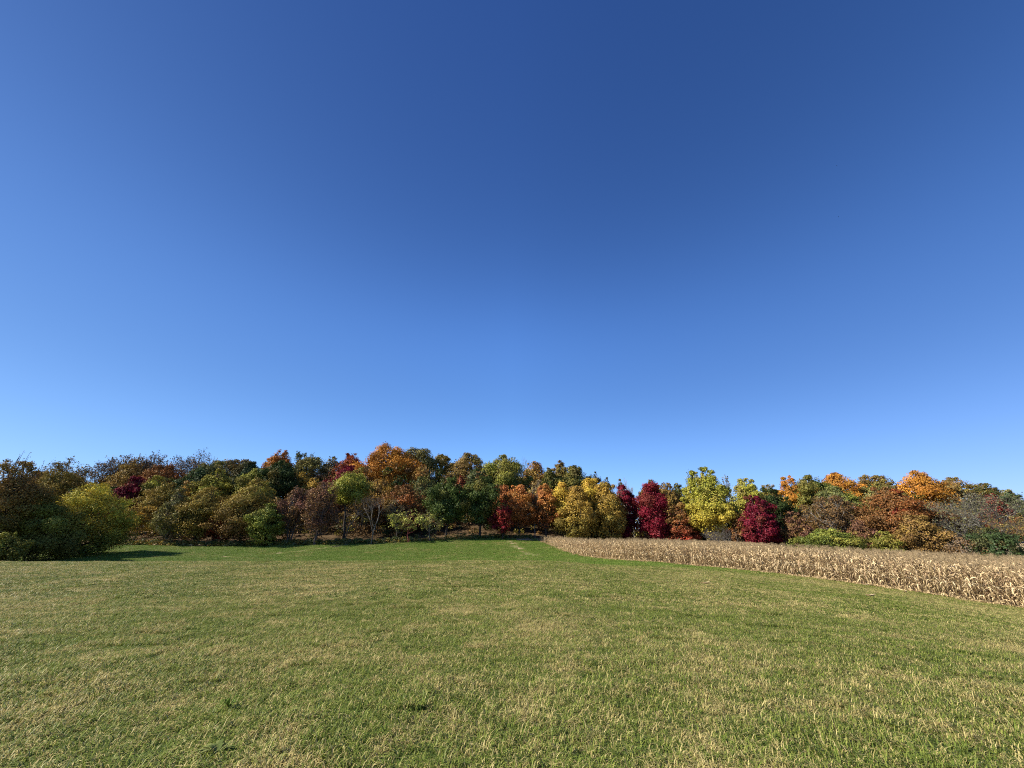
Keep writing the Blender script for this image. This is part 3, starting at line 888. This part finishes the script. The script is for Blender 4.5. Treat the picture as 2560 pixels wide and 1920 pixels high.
tree(962, 1111, 124, 118, "tallest golden orange maple, its far side in deep shadow", pal=('amber', 'orange'), low='ochre', shape='dome', cb=.1, lobes=60, lobe_r=.16, dens=1.2, group=RIDGE, name='maple_tree')
tree(1032, 1122, 86, 124, "open olive oak showing sky between its branches beside the golden maple", pal=('olive', 'sage'), shape='vase', cb=.35, lobes=34, lobe_r=.16, dens=.75, twigs=3, flat=.6, group=RIDGE, name='oak_tree')
tree(1050, 1158, 52, 112, "rust orange tree low between two olive oaks", pal=('rust', 'ochre'), group=RIDGE)
tree(1100, 1130, 60, 124, "olive oak with a flat layered crown on the skyline", pal=('olive', 'ochre'), lobe_r=.17, flat=.6, lobes=38, dens=.85, group=RIDGE, name='oak_tree')
tree(1168, 1133, 100, 122, "wide brown olive oak in the middle of the skyline", pal=('brown', 'olive'), lobes=48, lobe_r=.16, flat=.65, group=RIDGE, name='oak_tree')
tree(1266, 1137, 98, 112, "dense moss green dome standing above the orange maples", pal=('ygreen', 'olive'), low='green', lobes=60, lobe_r=.15, dens=1.3, group=RIDGE, name='linden_tree')
tree(1190, 1170, 64, 106, "dark sage tree behind the pair of dark green trees", pal=('dkgreen', 'sage'), group=RIDGE)
tree(1058, 1190, 72, 102, "grey green tree above the reddish brown one", pal=('bluegreen', 'olive'), dens=.9, group=RIDGE)
tree(1150, 1187, 30, 100, "tiny rust red crown peeping out above the dark green trees", pal=('rust', 'red'), group=RIDGE)
tree(940, 1198, 80, 100, "mottled gold and brown tree at the golden maple's foot", pal=('gold', 'brown'), dens=.9, group=RIDGE)
bare(1306, 1152, 40, 126, "bare wisps of twigs above the skyline after the moss green dome", pal=('grey', 'grey'), bark=(.15, .14, .125), group=RIDGE)
tree(1338, 1154, 74, 122, "olive tree with orange tinged top over the orange maples", pal=('ochre', 'rust'), low='grey', dens=.85, twigs=3, group=RIDGE)
tree(1404, 1151, 46, 122, "dark olive tufted crown standing up from the falling skyline", pal=('olive', 'brown'), lobe_r=.2, flat=.6, group=RIDGE, name='oak_tree')
tree(1376, 1166, 44, 116, "brown green tree next to the tufted olive crown", pal=('olive', 'dkgreen'), group=RIDGE)
tree(1440, 1163, 76, 114, "dark mossy tree above the yellow maples", pal=('dkgreen', 'olive'), dens=1.15, group=RIDGE)
tree(1488, 1178, 50, 116, "dark ragged oak stepping down behind the yellow maples", pal=('dkgreen', 'grey'), dens=.7, lobes=24, group=RIDGE, name='oak_tree')
tree(1520, 1192, 34, 116, "small ragged dark oak at the low end of the skyline", pal=('dkgreen', 'brown'), dens=.55, lobes=14, lobe_r=.28, group=RIDGE, name='oak_tree')

# second row
tree(320, 1191, 68, 94, "small crimson tree half hidden by the yellow bush", pal=('crimson', 'wine'), shape='egg', cb=.1, dens=1.1, name='maple_tree')
tree(378, 1188, 64, 97, "yellow olive tree behind the crimson one", pal=('lime', 'olive'), name='ash_tree')
tree(408, 1206, 80, 92, "ochre olive tree between crimson and grey green trees", pal=('ochre', 'olive'), dens=.8)
tree(466, 1204, 66, 97, "golden brown soft crown behind the grey green tree", pal=('gold', 'brown'), dens=.9)
tree(529, 1172, 66, 99, "olive yellow tree in front of the blue green evergreen", pal=('lime', 'olive'), dens=1.0)
tree(635, 1196, 86, 95, "olive green tree below the dark green round crown", pal=('ygreen', 'ochre'), dens=.9)
tree(810, 1205, 90, 94, "dull plum tree behind the yellow green round tree", pal=('plum', 'brown'), dens=.7, twigs=3)
tree(1010, 1212, 100, 93, "reddish brown tree beside the dark green pair", pal=('brown', 'rust'), dens=.95, twigs=2, cb=.12)
tree(1000, 1240, 62, 90, "greyish tan twiggy tree behind the small pale yellow trees", pal=('grey', 'ochre'), dens=.45, twigs=6, bark=BARK_M)
tree(905, 1222, 66, 92, "brown twiggy tree between the yellow green and the bare tree", pal=('brown', 'ochre'), dens=.6, twigs=5)
tree(1255, 1214, 60, 94, "peach orange tree behind the small red tree", pal=('peach', 'rust'), dens=.8, shape='column', name='maple_tree')
tree(1345, 1200, 60, 95, "tan twiggy tree behind the gap of the orange maples", pal=('grey', 'ochre'), dens=.5, twigs=5, bark=BARK_M)
tree(1210, 1200, 60, 96, "dark green tree behind the dark green pair", pal=('dkgreen', 'green'), dens=1.1)

# front row
tree(354, 1258, 64, 81, "small ochre tree with layered leaves nearest the yellow bush's shadow", pal=('gold', 'ochre'), flat=.42, lobes=26, cb=.28, dens=.8, twigs=2, group=FRONT)
tree(438, 1219, 90, 78, "grey green thin leaved tree with a forked pale trunk", pal=('sage', 'olive'), shape='cone', cb=.15, dens=.38, twigs=6, bark=(.13, .115, .095), group=FRONT)
tree(512, 1216, 92, 79, "ochre olive tree with layered branches down to the grass", pal=('ochre', 'olive'), flat=.46, lobes=52, lobe_r=.19, cb=.1, dens=.75, twigs=3, group=FRONT)
tree(556, 1250, 58, 80, "small rust red tree squeezed between two ochre trees", pal=('rust', 'red'), cb=.03, dens=.8, twigs=2, flat=.62, group=FRONT)
tree(622, 1216, 112, 79, "broad ochre tree next to the bright green young tree", pal=('ochre', 'olive'), flat=.46, lobes=58, lobe_r=.18, cb=.1, dens=.8, twigs=3, low='brown', group=FRONT)
tree(668, 1258, 74, 77, "bright green young tree in front of the ochre trees", pal=('ygreen', 'green'), low='ygreen', cb=.03, dens=1.0, flat=.55, group=FRONT)
tree(737, 1217, 76, 80, "plum brown twiggy tree with several pale stems", pal=('plum', 'brown'), shape='egg', cb=.25, dens=.42, twigs=7, stems=3, bark=(.12, .10, .09), group=FRONT)
tree(804, 1204, 72, 78, "plum brown twiggy tree on a single slim trunk", pal=('plum', 'brown'), shape='egg', cb=.18, dens=.42, twigs=7, bark=(.10, .075, .068), group=FRONT)
tree(874, 1183, 86, 84, "yellow green ball shaped crown on bare lower branches", pal=('lime', 'ygreen'), shape='round', cb=.52, lobes=44, lobe_r=.18, dens=1.3, name='linden_tree', group=FRONT)
bare(872, 1250, 96, 81, "leafless grey branches under the yellow green ball crown", bark=(.13, .115, .10), spread=.5, group=FRONT)
bare(938, 1238, 76, 78, "pale bare tree standing alone at the lawn's edge", bark=(.15, .135, .112), twig=(.11, .09, .072), spread=.55, depth=5, group=FRONT)
tree(996, 1275, 54, 81, "small see through yellow tree with a grey trunk", pal=('pale', 'lime'), cb=.33, dens=.17, twigs=7, lobes=30, lobe_r=.12, orient=.3, fill=.1, inner=.5, bark=BARK_M, jit=.25, group=FRONT)
tree(1026, 1272, 50, 79, "small pale yellow tree whose trunk is wrapped dark red", pal=('pale', 'ygreen'), cb=.3, dens=.17, twigs=7, lobes=30, lobe_r=.12, orient=.3, fill=.1, inner=.5, bark=(.14, .04, .035), jit=.25, group=FRONT)
tree(1078, 1275, 62, 80, "small pale yellow tree nearest the dark green pair", pal=('pale', 'ygreen'), cb=.35, dens=.17, twigs=7, lobes=30, lobe_r=.12, orient=.3, fill=.1, inner=.5, bark=BARK_M, jit=.25, group=FRONT)
tree(1120, 1192, 76, 82, "dark green maple, the one nearer the small pale yellow trees", pal=('green', 'dkgreen'), shape='egg', cb=.24, lobes=56, lobe_r=.17, dens=1.3, name='maple_tree', group=FRONT)
tree(1202, 1190, 86, 84, "dark green maple, the one nearer the small red tree", pal=('green', 'dkgreen'), shape='egg', cb=.24, lobes=60, lobe_r=.16, dens=1.3, name='maple_tree', group=FRONT)
tree(1257, 1250, 42, 82.5, "small red tree between the dark green and orange maples", pal=('red', 'crimson'), shape='egg', cb=.16, dens=1.1, name='maple_tree', group=FRONT)
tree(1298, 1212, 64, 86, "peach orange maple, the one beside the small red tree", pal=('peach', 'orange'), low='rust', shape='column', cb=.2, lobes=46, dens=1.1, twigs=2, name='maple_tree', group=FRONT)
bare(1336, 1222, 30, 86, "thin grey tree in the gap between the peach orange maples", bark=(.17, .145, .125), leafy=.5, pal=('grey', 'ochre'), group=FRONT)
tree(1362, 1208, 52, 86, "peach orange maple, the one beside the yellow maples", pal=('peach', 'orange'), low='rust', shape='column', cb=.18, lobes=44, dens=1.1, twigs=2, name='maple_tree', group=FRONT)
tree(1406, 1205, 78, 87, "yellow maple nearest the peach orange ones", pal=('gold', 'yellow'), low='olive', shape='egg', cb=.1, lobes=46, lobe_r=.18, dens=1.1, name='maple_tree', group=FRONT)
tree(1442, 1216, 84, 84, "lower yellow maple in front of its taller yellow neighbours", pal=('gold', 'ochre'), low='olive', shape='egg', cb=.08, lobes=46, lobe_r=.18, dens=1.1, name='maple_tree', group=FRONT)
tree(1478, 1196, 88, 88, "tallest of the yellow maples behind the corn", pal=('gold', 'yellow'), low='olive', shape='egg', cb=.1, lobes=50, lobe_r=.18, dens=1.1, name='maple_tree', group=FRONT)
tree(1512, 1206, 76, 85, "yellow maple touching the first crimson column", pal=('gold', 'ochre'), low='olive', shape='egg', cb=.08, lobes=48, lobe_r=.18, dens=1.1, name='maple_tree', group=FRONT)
tree(1560, 1207, 52, 89, "narrow crimson maple half behind the yellow ones", pal=('crimson', 'wine'), shape='column', cb=.1, lobes=46, dens=1.2, name='maple_tree', group=FRONT)
bare(1578, 1198, 34, 98, "pale upright bare twigs between the two crimson columns", bark=(.26, .235, .20), spread=.3, group=RIDGE)
tree(1556, 1196, 22, 106, "little dark tuft of a tree above the narrow crimson maple", pal=('dkgreen', 'brown'), lobes=10, lobe_r=.3, cb=.55, group=RIDGE)
tree(1626, 1207, 68, 84, "full crimson column shaped maple standing behind the corn", pal=('crimson', 'crimson'), shape='column', cb=.1, lobes=54, lobe_r=.2, dens=1.25, name='maple_tree', group=FRONT, lean=.03)
tree(1634, 1199, 62, 100, "olive brown tree behind the full crimson column", pal=('olive', 'brown'), dens=.9, group=RIDGE)
tree(1672, 1207, 58, 97, "brown olive tree between crimson column and tulip tree", pal=('ochre', 'brown'), cb=.1, dens=.9, group=RIDGE)
tree(1700, 1207, 44, 100, "dark olive tree at the tulip tree's shoulder", pal=('olive', 'dkgreen'), group=RIDGE)
tree(1700, 1256, 54, 81, "rusty brown young oak at the tulip tree's foot", pal=('rust', 'brown'), low='red', shape='egg', cb=.05, dens=1.0, flat=.62, name='oak_tree', group=FRONT)
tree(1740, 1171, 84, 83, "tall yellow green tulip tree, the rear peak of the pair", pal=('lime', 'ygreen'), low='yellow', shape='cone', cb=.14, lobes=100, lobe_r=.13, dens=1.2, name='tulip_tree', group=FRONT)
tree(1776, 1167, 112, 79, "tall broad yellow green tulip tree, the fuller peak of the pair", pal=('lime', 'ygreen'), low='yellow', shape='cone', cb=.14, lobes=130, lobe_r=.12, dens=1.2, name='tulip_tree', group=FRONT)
bare(1786, 1318, 96, 70, "low grey leafless shrub in front of the tulip tree", bark=(.13, .115, .10), spread=.75, stems=5, depth=4, name='bare_shrub', cat='shrub', group=FRONT)
bare(1820, 1197, 44, 102, "grey wispy tree behind the tulip tree's shoulder", leafy=1.2, pal=('grey', 'olive'), bark=(.16, .14, .125), group=RIDGE)
tree(1868, 1196, 66, 92, "olive yellow round tree above the big crimson bushy one", pal=('lime', 'olive'), shape='round', lobes=46, lobe_r=.17, dens=1.2, cb=.3, group=RIDGE)
tree(1845, 1278, 42, 76, "rust brown young tree touching the big crimson one", pal=('rust', 'brown'), cb=.05, dens=.9, flat=.62, group=FRONT)
tree(1889, 1236, 72, 74, "big bushy crimson maple by the green shrub", pal=('crimson', 'wine'), low='crimson', shape='egg', cb=.04, lobes=90, lobe_r=.13, dens=1.25, flat=.7, lean=.05, name='maple_tree', group=FRONT)
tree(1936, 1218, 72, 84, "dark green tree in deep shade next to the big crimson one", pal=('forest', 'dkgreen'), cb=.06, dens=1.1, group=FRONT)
tree(1930, 1212, 62, 110, "olive brown dome low on the skyline before the orange trees", pal=('olive', 'ochre'), group=RIDGE)
tree(1983, 1187, 48, 102, "narrow orange tree with a pointed top", pal=('orange', 'amber'), low='gold', shape='column', cb=.1, lobes=44, dens=1.1, name='maple_tree', group=RIDGE)
tree(2036, 1188, 92, 100, "wide moss green dome between two orange trees", pal=('green', 'olive'), lobes=60, lobe_r=.15, dens=1.3, flat=.6, group=RIDGE)
tree(2104, 1180, 96, 104, "bright amber orange tree with a broad spreading crown", pal=('amber', 'orange'), low='amber', lobes=52, lobe_r=.16, dens=1.15, flat=.55, name='maple_tree', group=RIDGE)
tree(2098, 1212, 90, 88, "light sage green tree under the bright amber one", pal=('ygreen', 'sage'), lobes=46, dens=1.0, flat=.55, group=RIDGE)
tree(2180, 1188, 60, 112, "small brown olive dome after the bright amber tree", pal=('olive', 'brown'), group=RIDGE)
tree(2218, 1183, 60, 110, "olive dome with brown tips in the middle of the far skyline", pal=('brown', 'olive'), flat=.6, group=RIDGE)
tree(2206, 1205, 92, 98, "grey olive tree above the wide red brown one", pal=('sage', 'olive'), lobes=44, lobe_r=.16, dens=1.2, group=RIDGE)
tree(2308, 1178, 104, 104, "second bright amber tree, rounder, above the red brown tree", pal=('amber', 'orange'), low='gold', lobes=56, lobe_r=.15, dens=1.15, flat=.6, name='maple_tree', group=RIDGE)
tree(2402, 1191, 84, 102, "brown olive dome with a flat top past the amber trees", pal=('olive', 'brown'), low='sage', lobes=46, flat=.55, group=RIDGE)
tree(2474, 1207, 76, 104, "dark olive crown descending toward the picture's edge", pal=('dkgreen', 'brown'), flat=.6, group=RIDGE)
tree(2534, 1222, 56, 100, "grey green last crown on the falling skyline", pal=('bluegreen', 'sage'), flat=.6, group=RIDGE)
tree(2492, 1234, 44, 92, "dull red patch of a tree behind the big grey bare tree", pal=('red', 'plum'), group=RIDGE)
tree(2556, 1290, 50, 88, "rust tinted tree at the edge behind the bare branches", pal=('rust', 'sage'), dens=.7, twigs=3, cb=.3, group=RIDGE)
tree(2020, 1262, 66, 82, "golden brown leaning twiggy tree by the green shrub", pal=('ochre', 'brown'), dens=.55, twigs=6, cb=.12, bark=BARK_M, lean=-.06, group=FRONT)
tree(2082, 1240, 92, 76, "brown twiggy tree with pale forking limbs showing", pal=('brown', 'dkbrown'), shape='vase', dens=.5, twigs=6, cb=.15, stems=2, bark=(.22, .195, .165), group=FRONT)
tree(1984, 1278, 54, 72, "small dull brown tree beside the dark shaded one", pal=('brown', 'plum'), cb=.05, dens=.6, twigs=5, group=FRONT)
tree(2062, 1322, 118, 66, "low spreading green shrub rising right behind the corn", name='shrub', cat='shrub', pal=('ygreen', 'green'), low='green', shape='dome', cb=.05, lobes=80, lobe_r=.11, flat=.45, dens=1.1, stems=3, group=FRONT)
tree(2226, 1216, 150, 72, "wide red brown oak with a reddish crest", pal=('rust', 'brown'), low='brown', lobes=110, lobe_r=.11, flat=.55, cb=.06, dens=1.0, twigs=2, name='oak_tree', group=FRONT)
tree(2258, 1222, 70, 70, "reddish crested tree merging with the wide red brown oak", pal=('red', 'rust'), low='brown', lobes=44, flat=.62, cb=.1, dens=.9, twigs=2, name='oak_tree', group=FRONT)
tree(2146, 1300, 64, 70, "dull red brown small tree between twiggy tree and wide oak", pal=('plum', 'brown'), cb=.03, dens=.7, twigs=4, group=FRONT)
tree(2204, 1326, 54, 64, "low yellowish olive shrub under the wide red brown oak", name='shrub', cat='shrub', pal=('ygreen', 'olive'), cb=.0, dens=.8, flat=.62, group=FRONT)
tree(2290, 1284, 92, 64, "ochre bushy tree before the wide red brown oak", pal=('ochre', 'brown'), low='brown', lobes=80, lobe_r=.13, flat=.62, cb=.03, dens=.95, twigs=2, group=FRONT)
tree(2352, 1262, 70, 70, "rosy grey thin tree between oak and big bare tree", pal=('grey', 'rust'), dens=.5, twigs=6, cb=.1, bark=BARK_M, group=FRONT)
bare(2462, 1236, 200, 62, "big grey bare tree with sweeping branches behind the corn", bark=(.15, .14, .12), twig=(.12, .11, .092), depth=6, spread=.5, leafy=1.1, pal=('sage', 'grey'), stems=2, group=FRONT)
bare(2390, 1262, 110, 66, "smaller grey bare tree with down curved branches", bark=(.12, .108, .09), depth=6, leafy=.8, pal=('sage', 'olive'), stems=2, group=FRONT)
bare(2536, 1290, 120, 58, "leaning bare grey tree at the picture's far edge", bark=(.11, .095, .075), depth=6, leafy=.6, pal=('olive', 'brown'), lean=-.25, group=FRONT)
tree(2472, 1318, 78, 56, "dark green cedar under the big grey bare tree", name='cedar_tree', pal=('dkgreen', 'bluegreen'), shape='dome', lobes=46, lobe_r=.14, cb=.0, dens=.9, twigs=2, group=FRONT)
tree(2408, 1336, 62, 58, "grey brown tangled shrub beside the dark green cedar", name='shrub', cat='shrub', pal=('grey', 'brown'), cb=.0, dens=.6, twigs=5, group=FRONT)

for i, (fn, sp) in enumerate(T):
    fn(sp, i)

# ------------------------------------------------------------------ the wood behind, dark fill in its gaps, the growth at its foot
def leaf_mass(name, seed, n_lobes, per, place, hrange, rrange, pals, size, flat=.6):
    rs = RS(seed); V, F, S, Cc = [], [], [], []; nv = 0
    X, Y, z0, hmax = place(rs, n_lobes)
    r = rs.uniform(*rrange, n_lobes)
    h = rs.uniform(*hrange, n_lobes) * hmax
    pi = rs.randint(0, len(pals), n_lobes)
    n = n_lobes * per; li = np.repeat(np.arange(n_lobes), per)
    d = rs.normal(0, 1, (n, 3)); d /= np.linalg.norm(d, axis=1)[:, None]
    off = d * (r[li] * rs.uniform(.55, 1.05, n))[:, None]; off[:, 2] *= flat
    pts = np.stack([X[li], Y[li], z0[li] + h[li]], 1) + off
    pts[:, 2] = np.maximum(pts[:, 2], ground(pts[:, 0], pts[:, 1]) + .05)
    nor = d + rs.normal(0, .6, (n, 3)); nor /= np.linalg.norm(nor, axis=1)[:, None]
    pa = np.array([C_[c] for c in pals]); val = rs.normal(1, .18, n_lobes)
    col = pa[pi[li]] * (val[li] * rs.normal(1, .18, n)).clip(.4, 1.7)[:, None]
    V, F, S, Cc = leaf_quads(rs, pts, nor, np.full(n, size) * rs.uniform(.6, 1.4, n), col)
    return tag(link(name, mesh_np(name, V, F, S, Cc), M_LEAF), kind="stuff")

def behind(rs, n):
    u = rs.uniform(-1.45, 1.4, n); Y = rs.uniform(100, 150, n); X = u * Y
    px = 1280 + 1042 * u
    sky = np.interp(px, SKY_X, SKY_Y) + 36
    top = np.array([at(1280, p, y)[1] for p, y in zip(sky, Y)]) - ground(X, Y) - 1.2
    return X, Y, ground(X, Y), np.maximum(top, 1.0)
SKY_X = [-200, 0, 100, 200, 300, 400, 500, 600, 680, 760, 840, 900, 960, 1030, 1100, 1200, 1270, 1320, 1400, 1480, 1530, 1600, 1700, 1820, 1900, 1950, 1990, 2100, 2300, 2400, 2500, 2560, 2800]
SKY_Y = [1170, 1170, 1180, 1172, 1162, 1150, 1150, 1146, 1130, 1145, 1138, 1118, 1113, 1126, 1132, 1136, 1140, 1158, 1158, 1172, 1198, 1212, 1210, 1206, 1206, 1216, 1190, 1182, 1182, 1193, 1216, 1236, 1280]
leaf_mass("distant_wood", 91, 2600, 50, behind, (.1, 1.0), (1.0, 2.0), ['dkbrown', 'olive', 'forest', 'brown', 'dkgreen'], .42)

def gap_understorey(rs, n):
    u = rs.uniform(-1.35, 1.12, n); X = u * 88; front = np.interp(u, WOOD_U, WOOD_Y)
    Y = front + 6.5 + rs.rand(n) ** 1.3 * 26; X = u * Y
    return X, Y, ground(X, Y), np.full(n, 3.8)
leaf_mass("gap_darkening_undergrowth", 92, 2400, 45, gap_understorey, (.02, 1.0), (.7, 1.5), ['dkbrown', 'brown', 'forest', 'olive', 'dkbrown'], .28)  # dark leaf clumps added behind the front trees to darken the gaps

def fringe(rs, n):
    u = np.where(rs.rand(n) < .82, rs.uniform(-1.0, -.28, n), rs.uniform(-.28, .05, n)); front = np.interp(u, WOOD_U, WOOD_Y)
    Y = front + np.abs(rs.normal(0, 1.1, n)) - .3; X = u * Y
    return X, Y, ground(X, Y), rs.uniform(.2, 1.0, n)
leaf_mass("weeds", 93, 1300, 40, fringe, (0.05, .9), (.22, .65), ['ochre', 'sage', 'olive', 'green', 'sage'], .16, .55)

def dry_fringe(rs, n):
    u = rs.uniform(-.98, -.72, n); front = np.interp(u, WOOD_U, WOOD_Y)
    Y = front + rs.uniform(-.6, 1.6, n); X = u * Y
    return X, Y, ground(X, Y), np.full(n, .4)
C_['straw'] = (.42, .31, .16)
leaf_mass("dry_grass", 95, 260, 40, dry_fringe, (0.0, .6), (.2, .5), ['straw', 'ochre', 'straw', 'sage'], .15, .5)

def cornfoot(rs, n):
    k = rs.randint(0, len(ep), n); X = ep[k, 0] + rs.normal(0, .22, n); Y = ep[k, 1] + rs.normal(0, .22, n)
    return X, Y, ground(X, Y), np.full(n, .3)
C_['straw'] = (.42, .31, .16)
leaf_mass("dry_weeds", 94, 700, 26, cornfoot, (0.0, .5), (.10, .25), ['straw', 'straw', 'straw'], .07, .5)

# ------------------------------------------------------------------ small things
def near_ground(px, py):
    """Where the sight line through a pixel meets the ground."""
    best = None
    for Y in np.arange(3, 80, .05):
        X, z = at(px, py, Y)
        if z <= float(ground(X, Y)): return X, Y, float(ground(X, Y))
    return X, Y, z

def husk(px, py, L_, label, seed, col=(.74, .60, .36)):
    rs = RS(seed); X, Y, z = near_ground(px, py)
    g = Geo(); a0 = rs.uniform(0, .5)
    for k in range(4):
        a = a0 + rs.normal(0, .35); d = np.array([math.cos(a), math.sin(a), 0]); s = np.array([-d[1], d[0], 0])
        vs = []
        for i in range(6):
            t = i / 5 - .5; w = .05 * (1 - (2 * t) ** 2) + .012
            c = d * t * L_ + np.array([0, 0, .03 + .05 * k / 3 + .05 * abs(t)])
            vs += [c - s * w + (0, 0, .015), c, c + s * w + (0, 0, .015)]
        fs = []
        for i in range(5):
            o = i * 3; fs += [(o, o + 1, o + 4, o + 3), (o + 1, o + 2, o + 5, o + 4)]
        g.add(np.array(vs), fs, tuple(np.array(col) * rs.uniform(.8, 1.1)))
    o = link("corn_husk", g.mesh("corn_husk"), M_CORN); o.location = (X, Y, z + .10)
    return tag(o, label, "corn husk", "husks lying by the corn")
husk(2166, 1469, .34, "plump pale husk lying close beside the cornfield edge", 1, (.78, .66, .42))
husk(2180, 1499, .42, "flat pale husk on the grass farther out from the corn", 2)
husk(1766, 1468, .45, "thin pale husk out on the open lawn before the corn", 3)
husk(2012, 1446, .5, "flattened tan husk strip against the cornfield foot", 4, (.6, .5, .32))
husk(2266, 1487, .22, "tiny pale husk scrap on the grass by the corn foot", 5)

def stalk_down(p0, p1, label, seed):
    rs = RS(seed); a, b = near_ground(*p0), near_ground(*p1)
    a = np.array(a) + (0, 0, .06); b = np.array(b) + (0, 0, .45)
    g = Geo(); g.tube([a, (a + b) / 2 + rs.normal(0, .04, 3), b], [.018, .014, .009], 5, (.50, .40, .22))
    for t in (.3, .6, .8):
        p = a * (1 - t) + b * t; d = rs.normal(0, 1, 3); d[2] = -.2; d /= np.linalg.norm(d); s = np.cross(d, (0, 0, 1.)) * .03
        g.add([p - s, p + s, p + d * .3 + s, p + d * .3 - s, p + d * .5 + (0, 0, -.08)], [(0, 1, 2, 3), (3, 2, 4)], (.5, .38, .2))
    m = g.mesh("fallen_corn_stalk")
    return tag(link("fallen_corn_stalk", m, M_CORN), label, "corn stalk", "corn stalks fallen at the field edge")
stalk_down((2556, 1508), (2500, 1476), "dry corn stalk tipped over at the end of the edge row", 1)
stalk_down((2340, 1462), (2372, 1450), "short broken corn stalk leaning low on the edge row", 2)

def tuft(px, py, R_, H_, n, cols, label, name, seed, wide=.012):
    """A weed or grass tussock: arching strap leaves from one root."""
    rs = RS(seed); X, Y, z = near_ground(px, py); g = Geo()
    for k in range(n):
        a = rs.uniform(0, 6.28); d = np.array([math.cos(a), math.sin(a), 0]); s = np.array([-d[1], d[0], 0])
        L_ = R_ * rs.uniform(.6, 1.2); hh = H_ * rs.uniform(.5, 1.2); w = wide * rs.uniform(.6, 1.3)
        vs = []
        for i in range(5):
            t = i / 4; c = d * L_ * t + np.array([0, 0, hh * math.sin(min(1, t * 1.15) * 2.2)])
            ww = w * (1 - t) ** .5 * (.6 + t); vs += [c - s * ww, c + s * ww]
        g.add(vs, [(2 * i, 2 * i + 1, 2 * i + 3, 2 * i + 2) for i in range(4)], tuple(np.array(cols[rs.randint(len(cols))]) * rs.uniform(.75, 1.2)))
    o = link(name, g.mesh(name), M_LEAF); o.location = (X, Y, z + .01)
    return tag(o, label, "weed" if name == 'weed' else "grass tuft")
tuft(540, 1890, .15, .05, 16, [(.10, .13, .035), (.17, .19, .06)], "flat weed rosette low on the lawn in the nearest grass", "weed", 1, .016)
tuft(570, 1775, .13, .09, 40, [(.075, .13, .018), (.12, .18, .03)], "lush bright green grass tuft near the flat weed rosette", "grass_tuft", 2, .005)
tuft(1905, 1427, .5, .5, 70, [(.05, .09, .02), (.09, .13, .03)], "green weed clump at the cornfield foot below the green shrub", "weed", 3, .03)
tuft(2004, 1441, .5, .3, 60, [(.05, .09, .02), (.08, .12, .03)], "low green weed clump beside the flattened husk strip", "weed", 4, .03)
tuft(2362, 1484, .45, .3, 70, [(.045, .085, .02), (.08, .12, .03)], "green weed clump at the corn foot near the tiny husk scrap", "weed", 5, .025)

M_DARK = mat_bark("bird_feathers")
def bird(px, py, Y, span, label, seed):
    rs = RS(seed); X, z = at(px, py, Y); g = Geo()
    g.tube([(-span * .28, 0, 0), (-span * .1, 0, .0), (span * .12, 0, .01), (span * .24, 0, .015), (span * .3, 0, .01)],
           [.01 * span, .06 * span, .075 * span, .04 * span, .008 * span], 6, (.02, .02, .022))
    for s in (-1, 1):
        g.add([(span * .12, 0, .02), (-span * .08, 0, .02), (-span * .1, s * span * .3, span * .12), (span * .08, s * span * .28, span * .13), (-span * .12, s * span * .5, span * .06)],
              [(0, 1, 2, 3), (3, 2, 4)], (.02, .02, .022))
    o = link("bird", g.mesh("bird"), M_DARK); o.location = (X, Y, z); o.rotation_euler = (.2, 0, rs.uniform(0, 6))
    return tag(o, label, "bird", "birds high in the sky")
bird(2092, 414, 120, .55, "distant dark bird speck, the higher of the two in the sky", 1)
bird(2096, 542, 120, .55, "distant dark bird speck, the lower of the two in the sky", 2)
